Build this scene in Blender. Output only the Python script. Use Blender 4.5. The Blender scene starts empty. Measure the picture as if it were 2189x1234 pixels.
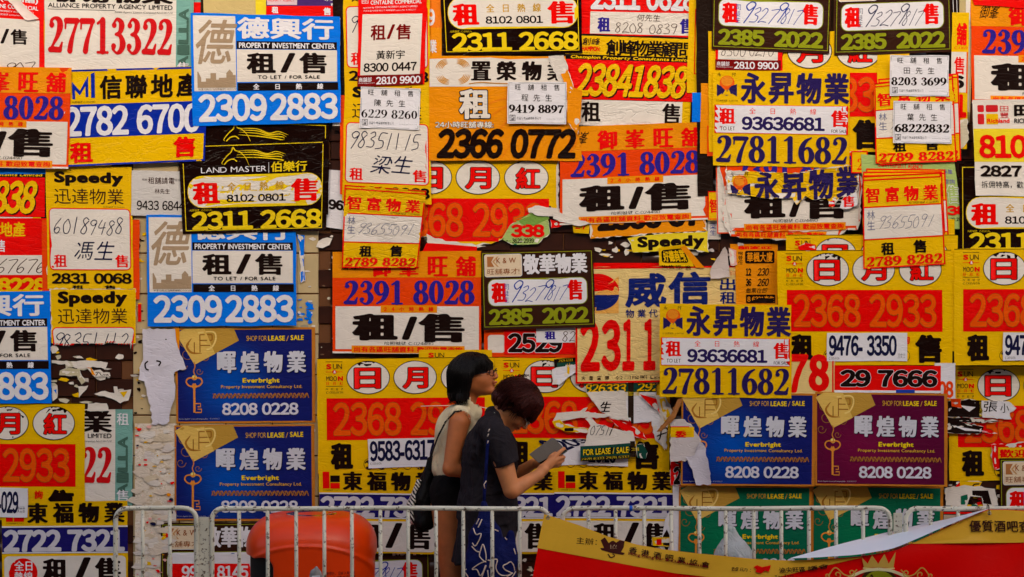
import bpy, bmesh, math, random
import numpy as np
from mathutils import Vector, Matrix
from mathutils.geometry import delaunay_2d_cdt, tessellate_polygon
R = math.radians
sc = bpy.context.scene
COL = sc.collection
# ---------------------------------------------------------------- camera, sky, sun, exposure
S = 1/460.0            # metres per photo pixel on the wall
DIST = 10.0            # camera to wall
CAMH = 1.9
CX, CY = 1094.5, 617.0
cam = bpy.data.cameras.new('camera'); cam.sensor_width = 36; cam.lens = 36*DIST/(2189*S)
cam.clip_end = 200; cam.clip_start = .1
cam.dof.use_dof = False
camo = bpy.data.objects.new('camera', cam); COL.objects.link(camo)
camo.location = (0, -DIST, CAMH); camo.rotation_euler = (R(90), 0, 0)
sc.camera = camo
SUN_EL, SUN_AZ = 32, -24      # elevation, degrees to the left of the camera axis
world = bpy.data.worlds.new('World'); sc.world = world; world.use_nodes = True
wn = world.node_tree
bgn = wn.nodes['Background']; bgn.inputs['Strength'].default_value = .15
sky = wn.nodes.new('ShaderNodeTexSky'); sky.sky_type = 'NISHITA'; sky.sun_disc = False
sky.sun_elevation = R(SUN_EL); sky.sun_rotation = R(180+SUN_AZ); sky.dust_density = 4; sky.air_density = 1.2
wn.links.new(sky.outputs[0], bgn.inputs[0])
sl = bpy.data.lights.new('sun', 'SUN'); sl.energy = 1.4; sl.angle = R(10); sl.color = (1, .85, .64)
so = bpy.data.objects.new('sun', sl); COL.objects.link(so)
so.rotation_euler = (R(90-SUN_EL), 0, R(SUN_AZ))
sc.view_settings.view_transform = 'Standard'; sc.view_settings.look = 'None'
sc.view_settings.exposure = .62; sc.view_settings.gamma = 1; sc.view_settings.use_curve_mapping = False
sc.cycles.max_bounces = 6
LREF = .92             # what a white sheet's linear value is divided by to get its own colour

# ---------------------------------------------------------------- helpers
def X(px, d=0): return (px-CX)*S*(DIST-d)/DIST        # world x of a measured point at distance d before the wall
def Z(py, d=0): return CAMH-(py-CY)*S*(DIST-d)/DIST
def s2l(c):
    return [((v/255)/12.92 if v/255 <= .04045 else ((v/255+.055)/1.055)**2.4) for v in c]
PAL = dict(Y=(248,184,0), OR=(246,142,6), RO=(250,66,2), RD=(250,5,1), WH=(226,216,206), BL=(0,116,246), NV=(8,40,160),
    DP=(52,16,82), BK=(24,8,5), PB=(44,30,140), GY=(150,134,122), OL=(142,148,22), CR=(232,200,130), TE=(120,170,160),
    WT=(226,222,228), DR=(120,2,4), YB=(246,200,20), GD=(214,160,50), GN=(10,100,72), VI=(90,8,52), EB=(20,28,106), LG=(168,190,110),
    OG=(238,84,0), KB=(62,26,14), PG=(150,150,150), YG=(248,184,0), PK=(232,170,160), HB=(30,60,160), HG=(70,60,70), TB=(166,140,112),CM=(206,196,172),
    SB=(20,22,60), DG=(60,110,90), LY=(240,208,40), DB=(22,26,110), BR=(150,90,30))
MATS = {}
def nodes(m):
    nt = m.node_tree; return nt, nt.nodes, nt.links, nt.nodes['Principled BSDF']
def lin(c):
    if isinstance(c, str): c = PAL[c]
    return [min(.9, v/LREF) for v in s2l(c)]+[1]
def paper(c, rough=.42, bump=.4, name='print'):
    """printed paper: own colour, faint dirt, glue wrinkles as bump"""
    key = (c if isinstance(c, str) else tuple(c), rough, bump)
    if key in MATS: return MATS[key]
    m = bpy.data.materials.new(name+'_'+str(len(MATS))); m.use_nodes = True
    nt, N, L, B = nodes(m)
    geo = N.new('ShaderNodeNewGeometry')
    def noise(scale, detail, rough_, vec, dist=0):
        n = N.new('ShaderNodeTexNoise'); n.inputs['Scale'].default_value = scale; n.inputs['Detail'].default_value = detail
        n.inputs['Roughness'].default_value = rough_; n.inputs['Distortion'].default_value = dist; L.new(vec, n.inputs['Vector']); return n.outputs[0]
    mp = N.new('ShaderNodeMapping'); mp.inputs['Scale'].default_value = (1, 1, 3.2); L.new(geo.outputs['Position'], mp.inputs['Vector'])
    a = noise(5, 4, .6, geo.outputs['Position'], .4); b = noise(7, 3, .5, mp.outputs[0], 1.2); f = noise(900, 1, .5, geo.outputs['Position'])
    ab = N.new('ShaderNodeMath'); ab.operation = 'SUBTRACT'; L.new(b, ab.inputs[0]); ab.inputs[1].default_value = .5
    ab2 = N.new('ShaderNodeMath'); ab2.operation = 'ABSOLUTE'; L.new(ab.outputs[0], ab2.inputs[0])
    cl = N.new('ShaderNodeMath'); cl.operation = 'MINIMUM'; L.new(ab2.outputs[0], cl.inputs[0]); cl.inputs[1].default_value = .05
    ad = N.new('ShaderNodeMath'); ad.operation = 'MULTIPLY_ADD'; L.new(cl.outputs[0], ad.inputs[0]); ad.inputs[1].default_value = 2.2; L.new(a, ad.inputs[2])
    ad2 = N.new('ShaderNodeMath'); ad2.operation = 'MULTIPLY_ADD'; L.new(f, ad2.inputs[0]); ad2.inputs[1].default_value = .006; L.new(ad.outputs[0], ad2.inputs[2])
    bp = N.new('ShaderNodeBump'); bp.inputs['Strength'].default_value = bump; bp.inputs['Distance'].default_value = .016
    L.new(ad2.outputs[0], bp.inputs['Height']); L.new(bp.outputs[0], B.inputs['Normal'])
    # soiling: faint mottling and a few darker smears
    mr = N.new('ShaderNodeMapRange'); mr.inputs['From Min'].default_value = .3; mr.inputs['From Max'].default_value = .72
    mr.inputs['To Min'].default_value = .90; mr.inputs['To Max'].default_value = 1.04
    g = noise(2.3, 6, .68, geo.outputs['Position'], .6); L.new(g, mr.inputs['Value'])
    mx = N.new('ShaderNodeMix'); mx.data_type = 'RGBA'; mx.blend_type = 'MULTIPLY'; mx.inputs[0].default_value = 1
    mx.inputs[6].default_value = lin(c); L.new(mr.outputs[0], mx.inputs[7]); L.new(mx.outputs[2], B.inputs['Base Color'])
    B.inputs['Roughness'].default_value = rough; B.inputs['Specular IOR Level'].default_value = .09
    MATS[key] = m; return m
def glow_paper(c, c2, key):
    """paper printed with a soft round bright spot (object coordinates)"""
    if key in MATS: return MATS[key]
    m = paper(c).copy(); nt, N, L, B = nodes(m); mx = [n for n in N if n.type == 'MIX'][0]
    tc = N.new('ShaderNodeTexCoord'); vd = N.new('ShaderNodeVectorMath'); vd.operation = 'DISTANCE'; L.new(tc.outputs['Object'], vd.inputs[0]); vd.inputs[1].default_value = (-.075, 0, -.045)
    mr = N.new('ShaderNodeMapRange'); mr.interpolation_type = 'SMOOTHSTEP'; mr.inputs['From Min'].default_value = .0; mr.inputs['From Max'].default_value = .26; mr.inputs['To Min'].default_value = 1; mr.inputs['To Max'].default_value = 0; L.new(vd.outputs['Value'], mr.inputs[0])
    m2 = N.new('ShaderNodeMix'); m2.data_type = 'RGBA'; m2.inputs[6].default_value = lin(c); m2.inputs[7].default_value = lin(c2); L.new(mr.outputs[0], m2.inputs[0]); L.new(m2.outputs[2], mx.inputs[6])
    MATS[key] = m; return m
def plain(name, c, rough=.5, metal=0, spec=.4, nscale=0, nb=0, var=.0, coat=0):
    m = bpy.data.materials.new(name); m.use_nodes = True
    nt, N, L, B = nodes(m); col = lin(c)
    B.inputs['Base Color'].default_value = col; B.inputs['Roughness'].default_value = rough
    B.inputs['Metallic'].default_value = metal; B.inputs['Specular IOR Level'].default_value = spec
    B.inputs['Coat Weight'].default_value = coat
    if nscale:
        tc = N.new('ShaderNodeTexCoord'); n = N.new('ShaderNodeTexNoise'); n.inputs['Scale'].default_value = nscale; n.inputs['Detail'].default_value = 5
        L.new(tc.outputs['Object'], n.inputs['Vector'])
        if nb:
            bp = N.new('ShaderNodeBump'); bp.inputs['Strength'].default_value = nb; bp.inputs['Distance'].default_value = .01
            L.new(n.outputs[0], bp.inputs['Height']); L.new(bp.outputs[0], B.inputs['Normal'])
        if var:
            mr = N.new('ShaderNodeMapRange'); mr.inputs['From Min'].default_value = .3; mr.inputs['From Max'].default_value = .7
            mr.inputs['To Min'].default_value = 1-var; mr.inputs['To Max'].default_value = 1+var*.4; L.new(n.outputs[0], mr.inputs['Value'])
            mx = N.new('ShaderNodeMix'); mx.data_type = 'RGBA'; mx.blend_type = 'MULTIPLY'; mx.inputs[0].default_value = 1
            mx.inputs[6].default_value = col; L.new(mr.outputs[0], mx.inputs[7]); L.new(mx.outputs[2], B.inputs['Base Color'])
    return m
def mesh_obj(name, co, polys, mats, parent=None, midx=None, smooth=False):
    """co: (n,3) array, polys: list of index tuples or (loops, counts) arrays"""
    me = bpy.data.meshes.new(name); co = np.asarray(co, dtype=np.float32)
    if isinstance(polys, tuple): loops, cnt = polys
    else:
        cnt = np.array([len(p) for p in polys], dtype=np.int32); loops = np.array([i for p in polys for i in p], dtype=np.int32)
    me.vertices.add(len(co)); me.vertices.foreach_set('co', co.ravel())
    me.loops.add(len(loops)); me.loops.foreach_set('vertex_index', loops.astype(np.int32))
    me.polygons.add(len(cnt)); st = np.zeros(len(cnt), dtype=np.int32); st[1:] = np.cumsum(cnt)[:-1]
    me.polygons.foreach_set('loop_start', st); me.polygons.foreach_set('loop_total', cnt.astype(np.int32))
    for m in (mats if isinstance(mats, (list, tuple)) else [mats]): me.materials.append(m)
    if midx is not None: me.polygons.foreach_set('material_index', np.asarray(midx, dtype=np.int32))
    if smooth: me.polygons.foreach_set('use_smooth', np.ones(len(cnt), dtype=bool))
    me.update(calc_edges=True); me.validate()
    o = bpy.data.objects.new(name, me); COL.objects.link(o)
    if parent is not None: o.parent = parent
    return o
def tag(o, label=None, cat=None, group=None, kind=None):
    if label: o['label'] = label
    if cat: o['category'] = cat
    if group: o['group'] = group
    if kind: o['kind'] = kind
    return o
def empty(name, loc, label, cat, group=None):
    o = bpy.data.objects.new(name, None); COL.objects.link(o); o.location = loc; o.empty_display_size = .1
    return tag(o, label, cat, group)

# ---------------------------------------------------------------- glyphs: outline -> distance field -> filled cells
def march(F, x0, y0, h, run=5):
    """fill {F<0} of a grid field; returns verts (n,2), loops, counts"""
    ny, nx = F.shape
    F = np.where(F == 0, 1e-6, F); I = F < 0
    a, b, c, d = I[:-1,:-1], I[:-1,1:], I[1:,1:], I[1:,:-1]
    full = a & b & c & d; part = (a | b | c | d) & ~full
    vid = {}; V = []; loops = []; cnt = []
    def gv(i, j):
        k = (i, j)
        if k not in vid: vid[k] = len(V); V.append((x0+j*h, y0+i*h))
        return vid[k]
    def ev(i, j, i2, j2):
        k = (i, j, i2, j2) if (i, j) < (i2, j2) else (i2, j2, i, j)
        if k not in vid:
            f0, f1 = F[i, j], F[i2, j2]; t = f0/(f0-f1); vid[k] = len(V); V.append((x0+(j+(j2-j)*t)*h, y0+(i+(i2-i)*t)*h))
        return vid[k]
    for i in range(ny-1):
        row = full[i]; j = 0
        nz = np.nonzero(row)[0]; p = 0
        while p < len(nz):
            j0 = nz[p]; q = p
            while q+1 < len(nz) and nz[q+1] == nz[q]+1 and nz[q+1]-j0 < run: q += 1
            j1 = nz[q]+1; loops += [gv(i, j0), gv(i, j1), gv(i+1, j1), gv(i+1, j0)]; cnt.append(4); p = q+1
    for i, j in zip(*np.nonzero(part)):
        cs = [(i, j), (i, j+1), (i+1, j+1), (i+1, j)]; pl = []
        for k in range(4):
            p, q = cs[k], cs[(k+1) % 4]
            if I[p]: pl.append(gv(*p))
            if I[p] != I[q]: pl.append(ev(*p, *q))
        if len(pl) > 2: loops += pl; cnt.append(len(pl))
    return np.array(V, dtype=np.float64).reshape(-1, 2), np.array(loops, dtype=np.int64), np.array(cnt, dtype=np.int64)
OUTL = {}
fc = bpy.data.curves.new('tmp', 'FONT'); fo = bpy.data.objects.new('tmp', fc); COL.objects.link(fo)
fc.fill_mode = 'NONE'; fc.resolution_u = 3
def outline(ch):
    if ch in OUTL: return OUTL[ch]
    fc.body = ch; bpy.context.view_layer.update()
    dg = bpy.context.evaluated_depsgraph_get(); dg.update()
    ob = fo.evaluated_get(dg); me = ob.to_mesh()
    co = np.array([v.co[:2] for v in me.vertices]).reshape(-1, 2); ed = np.array([e.vertices[:] for e in me.edges]).reshape(-1, 2)
    ob.to_mesh_clear(); OUTL[ch] = (co[ed[:, 0]], co[ed[:, 1]]) if len(ed) else None
    return OUTL[ch]
def cr(pts, n=7):
    P = [np.array(p, float) for p in pts]
    if len(P) == 2: return np.array([P[0]+(P[1]-P[0])*t for t in np.linspace(0, 1, n*2)])
    P = [2*P[0]-P[1]]+P+[2*P[-1]-P[-2]]; out = []
    for k in range(1, len(P)-2):
        for t in np.linspace(0, 1, n, endpoint=False):
            a, b, c, d = P[k-1:k+3]
            out.append(.5*((2*b)+(-a+c)*t+(2*a-5*b+4*c-d)*t*t+(-a+3*b-3*c+d)*t**3))
    out.append(P[-2]); return np.array(out)
def oval(cx, cy, rx, ry, w0, w1, pw=1.2):
    t = np.linspace(0, 2*math.pi, 33); return np.stack([cx+rx*np.cos(t), cy+ry*np.sin(t), w0+(w1-w0)*np.abs(np.cos(t))**pw], 1)
six = [(.44,.96,.015),(.25,.83,.05),(.12,.58,.08),(.1,.3,.085),(.17,.08,.05),(.27,.015,.02),(.4,.09,.06),(.45,.3,.08),(.4,.5,.06),(.29,.58,.025),(.15,.46,.02)]
SERIF = {'0':[oval(.27,.5,.17,.47,.02,.085)], '1':[[(.28,.05,.075),(.28,.93,.075)],[(.1,.015,.018),(.46,.015,.018)],[(.28,.96,.03),(.1,.84,.018)]],
 '2':[[(.1,.78,.02),(.13,.9,.03),(.25,.97,.022),(.4,.9,.07),(.43,.72,.085),(.35,.48,.055),(.2,.24,.025),(.06,.03,.018)],[(.13,.77,.065),(.135,.775,.065)],[(.08,.065,.06),(.2,.07,.065),(.42,.06,.06)],[(.42,.05,.05),(.5,.27,.01)]],
 '3':[[(.1,.82,.02),(.22,.975,.02),(.37,.9,.06),(.4,.76,.08),(.33,.6,.045),(.18,.54,.015)],[(.18,.54,.015),(.35,.5,.045),(.44,.28,.085),(.37,.08,.06),(.22,.01,.02),(.08,.12,.02)],[(.13,.8,.06),(.135,.8,.06)],[(.11,.2,.065),(.115,.2,.065)]],
 '4':[[(.37,.96,.02),(.03,.3,.02)],[(.03,.27,.03),(.54,.27,.03)],[(.37,.95,.07),(.37,.03,.07)],[(.22,.015,.018),(.52,.015,.018)]],
 '5':[[(.14,.95,.02),(.1,.52,.02)],[(.15,.9,.06),(.44,.92,.045)],[(.1,.52,.02),(.25,.62,.025),(.41,.5,.07),(.44,.3,.085),(.37,.08,.055),(.2,.01,.02),(.08,.1,.02)],[(.11,.16,.06),(.115,.16,.06)]],
 '6':[six], '9':[[(.54-x, .98-y, w) for x, y, w in six]],
 '7':[[(.09,.9,.065),(.48,.9,.065)],[(.07,.95,.012),(.06,.68,.01)],[(.49,.9,.03),(.37,.6,.035),(.27,.3,.06),(.22,.05,.075)]],
 '8':[oval(.27,.755,.15,.215,.02,.07), oval(.27,.265,.18,.245,.02,.085)]}
def uw(l): return [[(x, y, .022) for x, y in s] for s in l]
HAND = {'0':uw([[(.25,.95),(.05,.6),(.12,.1),(.35,.08),(.45,.5),(.3,.95)]]), '1':uw([[(.3,1),(.18,0)]]), '2':uw([[(.08,.8),(.28,1),(.42,.8),(.25,.4),(.02,.03),(.2,.08),(.5,.02)]]),
 '3':uw([[(.1,.88),(.32,1),(.4,.78),(.18,.55),(.4,.4),(.36,.08),(.02,.05)]]), '4':uw([[(.2,.95),(.05,.45),(.45,.45)],[(.4,.8),(.28,0)]]),
 '5':uw([[(.5,.98),(.18,.95),(.1,.55),(.35,.5),(.36,.15),(.02,.02)]]), '6':uw([[(.42,1),(.12,.55),(.06,.15),(.25,.02),(.4,.28),(.25,.42),(.08,.25)]]),
 '7':uw([[(.04,.9),(.48,.95),(.32,.5),(.16,0)]]), '8':uw([[(.42,.88),(.25,1),(.12,.78),(.36,.35),(.25,.02),(.05,.15),(.2,.5),(.42,.8)]]),
 '9':uw([[(.46,.8),(.25,.6),(.08,.8),(.25,1),(.46,.88),(.34,.4),(.2,0)]]), '-':uw([[(.05,.5),(.35,.5)]])}
GL = {}
def glyph(ch, font, dx, dy, n):
    """ch filled as cells; n = cells per em; dx, dy = how far the strokes are grown (em)"""
    key = (ch, font, round(dx, 4), round(dy, 4), n)
    if key in GL: return GL[key]
    h = 1.0/n; src = SERIF if font == 'serif' else HAND if font == 'hand' else None
    if src is not None and ch in src:
        st = [cr(s) if not isinstance(s, np.ndarray) else s for s in src[ch]]
        pts = np.concatenate([s for s in st]); lo = pts[:, :2].min(0)-.12-dx; hi = pts[:, :2].max(0)+.12+dx
        gx = np.arange(lo[0], hi[0]+h, h); gy = np.arange(lo[1], hi[1]+h, h); GX, GY = np.meshgrid(gx, gy); F = np.full(GX.shape, 9.)
        for s in st:
            a, b = s[:-1], s[1:]
            for p, q in zip(a, b):
                dxy = q[:2]-p[:2]; L2 = max(1e-9, dxy@dxy); t = np.clip(((GX-p[0])*dxy[0]+(GY-p[1])*dxy[1])/L2, 0, 1)
                F = np.minimum(F, np.hypot(GX-p[0]-t*dxy[0], GY-p[1]-t*dxy[1])-(p[2]+(q[2]-p[2])*t))
        F -= dx
    else:
        c2 = chr(ord(ch)+0xFEE0) if ch in '0123456789' else ch
        o = outline(c2)
        if o is None: GL[key] = None; return None
        A, Bp = o; lo = np.minimum(A.min(0), Bp.min(0))-max(dx, dy)-2*h; hi = np.maximum(A.max(0), Bp.max(0))+max(dx, dy)+2*h
        gx = np.arange(lo[0], hi[0]+h, h); gy = np.arange(lo[1], hi[1]+h, h); GX, GY = np.meshgrid(gx, gy); gxf, gyf = GX.ravel(), GY.ravel()
        ax, ay = (max(dx, 1e-3), max(dy, 1e-3)) if (dx > 0 or dy > 0) else (1, 1)
        if dx <= 0: ax = ay = 1
        D = np.full(gxf.shape, 1e9); Wn = np.zeros(gxf.shape)
        for k in range(0, len(A), 64):
            a, b = A[k:k+64], Bp[k:k+64]
            pa = np.stack([(gxf[:, None]-a[:, 0])/ax, (gyf[:, None]-a[:, 1])/ay]); e = np.stack([(b[:, 0]-a[:, 0])/ax, (b[:, 1]-a[:, 1])/ay])
            t = np.clip((pa[0]*e[0]+pa[1]*e[1])/np.maximum(1e-12, e[0]**2+e[1]**2), 0, 1)
            D = np.minimum(D, np.hypot(pa[0]-t*e[0], pa[1]-t*e[1]).min(1))
            up = (a[:, 1] <= gyf[:, None]) & (b[:, 1] > gyf[:, None]); dn = (a[:, 1] > gyf[:, None]) & (b[:, 1] <= gyf[:, None])
            cr_ = (b[:, 0]-a[:, 0])*(gyf[:, None]-a[:, 1])-(gxf[:, None]-a[:, 0])*(b[:, 1]-a[:, 1])
            Wn += (up & (cr_ > 0)).sum(1)-(dn & (cr_ < 0)).sum(1)
        F = np.where(Wn != 0, -D, D).reshape(GX.shape)-(1 if dx > 0 else dx)
    V, L, C = march(F, gx[0], gy[0], h)
    r = (V, L, C) if len(V) else None
    GL[key] = r; return r
def advance(ch, font, g):
    if ch == ' ': return .32
    if font in ('serif', 'hand') and ch in '0123456789': return .56 if font == 'serif' else .52
    if ord(ch) > 0x2000: return 1.0
    if ch in '0123456789': return .58
    return None
def layout(text, font, dx, dy, n, track=0, jit=0, seed=0):
    rnd = random.Random(seed); x = 0; Vs, Ls, Cs = [], [], []; base = 0
    for ch in text:
        if ch == ' ': x += .32+track; continue
        g = glyph(ch, font, dx, dy, n)
        if g is None: x += .5; continue
        V, L, C = g; a = advance(ch, font, g); V = V.copy()
        if a is None: V[:, 0] -= V[:, 0].min(); a = V[:, 0].max()+.06-2*dx*.4
        elif ch in '0123456789' and not (font in ('serif','hand')): V[:, 0] += a/2-(V[:, 0].min()+V[:, 0].max())/2
        if jit:
            an = rnd.uniform(-jit, jit)*2; c_, s_ = math.cos(an), math.sin(an); k = 1+rnd.uniform(-jit, jit)*1.6
            V = V@np.array([[c_, s_], [-s_, c_]])*k; V[:, 1] += rnd.uniform(-jit, jit)
        V[:, 0] += x; x += a+track
        Vs.append(V); Ls.append(L+base); Cs.append(C); base += len(V)
    if not Vs: return None
    return np.concatenate(Vs), np.concatenate(Ls), np.concatenate(Cs)

# ---------------------------------------------------------------- the posters
def vnoise(x, y, seed=0):
    """smooth value noise, vectorised, 0..1"""
    xi, yi = np.floor(x).astype(int), np.floor(y).astype(int); xf, yf = x-xi, y-yi
    xf = xf*xf*(3-2*xf); yf = yf*yf*(3-2*yf)
    def h(a, b):
        n = (a*374761393+b*668265263+seed*1442695041) & 0x7fffffff; n = ((n ^ (n >> 13))*1274126177) & 0x7fffffff
        return ((n ^ (n >> 16)) & 0xffff)/65535.
    return (h(xi, yi)*(1-xf)+h(xi+1, yi)*xf)*(1-yf)+(h(xi, yi+1)*(1-xf)+h(xi+1, yi+1)*xf)*yf
def wall_wave(x, y):        # in photo pixels
    return .0032*(vnoise(x/150., y/100., 3)+.4*vnoise(x/95., y/70., 8))
def jag(poly, amp=3, step=9, seed=1):
    rnd = random.Random(seed); out = []
    for k in range(len(poly)):
        a, b = poly[k], poly[(k+1) % len(poly)]; L = math.dist(a, b); n = max(1, int(L/step))
        nx, ny = (b[1]-a[1])/max(L, 1e-6), -(b[0]-a[0])/max(L, 1e-6)
        for i in range(n):
            t = i/n; j = rnd.uniform(-amp, amp) if i else 0; out.append((a[0]+(b[0]-a[0])*t+nx*j, a[1]+(b[1]-a[1])*t+ny*j))
    return out
def inside(pts, poly):
    x, y = pts[:, 0], pts[:, 1]; r = np.zeros(len(pts), bool); n = len(poly)
    for i in range(n):
        x1, y1 = poly[i]; x2, y2 = poly[(i+1) % n]
        c = ((y1 > y) != (y2 > y)); xs = (x2-x1)*(y-y1)/((y2-y1) if y2 != y1 else 1e-9)+x1; r ^= c & (x < xs)
    return r
def poly_grid(poly, cell=18):
    """triangulate a polygon with interior grid points -> verts, faces"""
    A = np.array(poly); lo, hi = A.min(0), A.max(0)
    gx, gy = np.meshgrid(np.arange(lo[0]+cell*.5, hi[0], cell), np.arange(lo[1]+cell*.5, hi[1], cell))
    G = np.stack([gx.ravel(), gy.ravel()], 1)
    if len(G):
        G = G[inside(G, poly)]
        if len(G):
            B2 = np.roll(A, -1, 0); dm = np.full(len(G), 1e9)
            for a, b in zip(A, B2):
                e = b-a; t = np.clip(((G-a)@e)/max(1e-9, e@e), 0, 1)[:, None]; dm = np.minimum(dm, np.hypot(*(G-a-t*e).T))
            G = G[dm > cell*.3]
    pts = [Vector(p) for p in poly]+[Vector(p) for p in G]
    v, e, f, _, _, _ = delaunay_2d_cdt(pts, [], [list(range(len(poly)))], 1, 1e-5)
    return np.array([p[:] for p in v]), [tuple(q) for q in f]
PLACED = []   # the sheets already pasted up
def overlap(a, b):
    A, B = np.array(a), np.array(b)
    return not ((A.max(0)-3 < B.min(0)).any() or (B.max(0)-3 < A.min(0)).any())
class P:
    def __init__(s, W, H, quad, col, label, name='poster', cat='poster', group=None, torn=None, lift=.0015, cr=0, rough=.42, bump=.4, up=0, jagged=.9, core='WH', d=0, shape=None, wave=None):
        s.W, s.H = W, H; s.q = np.array(quad, float); s.rough, s.bump = rough, bump; s.cr = cr; s.lift = lift; s.torn = torn; s.d = d; s.wave = wave or wall_wave; s.k = (DIST-d)/DIST*S
        outl = torn or shape or [tuple(p) for p in quad]
        rc_ = random.Random(len(PLACED)*13+5); s.curl = [rc_.choice((0, .003, .005)) for _ in range(4)] if name in ('note_sticker', 'number_sticker', 'flyer') and not torn else None
        s.z = max([o.z+.0011+.00015*min(o.n, 10)+.00002*max(0, o.n-10)+.4*o.lift+.4*o.cr for o in PLACED if overlap(o.poly, outl)], default=.011) if d == 0 else 0
        if d == 0: PLACED.append(s)
        s.seed = len(PLACED)*7+(d > 0)*3; s.n = 0; s.poly = np.array(outl, float)
        c = s.poly.mean(0); s.c3 = np.array([X(c[0], d), -s.z-d, Z(c[1], d)])
        o = jag(outl, 2.2 if torn else jagged, 7 if torn else 30, s.seed) if not shape else list(shape)
        s.clip = np.array(o)
        v, f = poly_grid(o, 11)
        s.root = mesh_obj(name, s.world(v, 0), f, paper(core if torn else col, rough, bump), smooth=True)
        s.root.location = s.c3
        tag(s.root, label, cat, group)
        if torn:
            s.bandpx(np.array(torn), col, shrink=True)
    def px(s, u, v):
        a = np.asarray(u, float)/s.W; b = np.asarray(v, float)/s.H; q = s.q
        return (q[0]*((1-a)*(1-b))[..., None]+q[1]*(a*(1-b))[..., None]+q[2]*(a*b)[..., None]+q[3]*((1-a)*b)[..., None])
    @property
    def tx(s): return .0003+.12*s.cr
    def lv(s):
        s.n += 1; return (.0005+.00015*min(s.n, 10)+.00002*max(0, s.n-10))*(4 if s.d else 1)
    def world(s, p, level):
        x, y = p[:, 0], p[:, 1]; d = np.full(len(p), 1e9)
        A = s.poly
        for a, b in zip(A, np.roll(A, -1, 0)):
            e = b-a; t = np.clip(((p-a)@e)/max(1e-9, e@e), 0, 1)[:, None]; d = np.minimum(d, np.hypot(*(p-a-t*e).T))
        z = s.wave(x, y)+s.lift*np.exp(-d/8)*(vnoise(x/24., y/24., s.seed) > 0)*vnoise(x/24., y/24., s.seed)*1.6
        if s.curl is not None:
            for (cx_, cy_), h_ in zip(A[:4], s.curl): z = z+h_*np.exp(-np.hypot(x-cx_, y-cy_)/15)
        if s.cr: z = z+s.cr*(vnoise(x/26., y/20., s.seed+1)*.6+np.abs(vnoise(x/40., y/17., s.seed+5)-.5))*np.clip(1-np.exp(-d/25), 0, 1)
        return np.stack([(x-CX)*s.k-s.c3[0], -(z+level), (CAMH-(y-CY)*s.k)-s.c3[2]], 1)
    def _add(s, name, pts, polys, cols, lvl, midx=None, label=None):
        if s.torn is not None:
            loops, cnt = polys if isinstance(polys, tuple) else (np.array([i for q in polys for i in q]), np.array([len(q) for q in polys]))
            st = np.concatenate([[0], np.cumsum(cnt)[:-1]]); cen = np.add.reduceat(pts[loops], st, 0)/cnt[:, None]
            shr = (np.array(s.clip)-s.poly.mean(0))*.975+s.poly.mean(0)
            k = inside(cen, shr)
            if not k.any(): return None
            lm = np.repeat(k, cnt); loops, cnt = loops[lm], cnt[k]; polys = (loops, cnt)
            if midx is not None: midx = np.asarray(midx)[k]
            us, inv = np.unique(loops, return_inverse=True); pts = pts[us]; polys = (inv, cnt)
        o = mesh_obj(name, s.world(pts, lvl), polys, [paper(c, s.rough, s.bump) for c in cols], s.root, midx, smooth=True)
        if label: o['label'] = label
        return o
    def bandpx(s, poly, c, shrink=False):
        v, f = poly_grid([tuple(p) for p in poly], 6); s._add('printed_ground', v, f, [c], s.lv()*.6)
    def rect(s, x0, y0, x1, y1, c, name='colour_band'):
        cell = 6 if s.torn is not None else 10
        nx, ny = max(1, int(abs(x1-x0)/cell)), max(1, int(abs(y1-y0)/cell))
        gx, gy = np.meshgrid(np.linspace(x0, x1, nx+1), np.linspace(y0, y1, ny+1)); pts = s.px(gx.ravel(), gy.ravel())
        i, j = np.meshgrid(np.arange(nx), np.arange(ny)); b = (j*(nx+1)+i).ravel()
        loops = np.stack([b, b+1, b+nx+2, b+nx+1], 1).ravel(); return s._add(name, pts, (loops, np.full(nx*ny, 4)), [c], s.lv())
    def poly_(s, pts, c, name='emblem', cell=11):
        A = s.px([p[0] for p in pts], [p[1] for p in pts]); v, f = poly_grid([tuple(p) for p in A], cell if s.torn is None else 6)
        return s._add(name, v, f, [c], s.lv())
    def rr(s, x0, y0, x1, y1, r, c, name='panel', border=None, bw=2):
        def pts(x0, y0, x1, y1, r):
            o = []
            for cx, cy, a0 in ((x1-r, y0+r, -90), (x1-r, y1-r, 0), (x0+r, y1-r, 90), (x0+r, y0+r, 180)):
                for k in range(6): a = R(a0+k*18); o.append((cx+r*math.cos(a), cy+r*math.sin(a)))
            return o
        if border: s.poly_(pts(x0-bw, y0-bw, x1+bw, y1+bw, r+bw), border, 'border')
        return s.poly_(pts(x0, y0, x1, y1, r), c, name)
    def ell(s, x0, y0, x1, y1, c, name='oval', border=None, bw=2, n=36):
        cx, cy, rx, ry = (x0+x1)/2, (y0+y1)/2, (x1-x0)/2, (y1-y0)/2
        E_ = lambda a, b: [(cx+a*math.cos(2*math.pi*k/n), cy+b*math.sin(2*math.pi*k/n)) for k in range(n)]
        if border: s.poly_(E_(rx, ry), border, 'oval_rim'); rx -= bw; ry -= bw
        if c: return s.poly_(E_(rx, ry), c, name)
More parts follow.
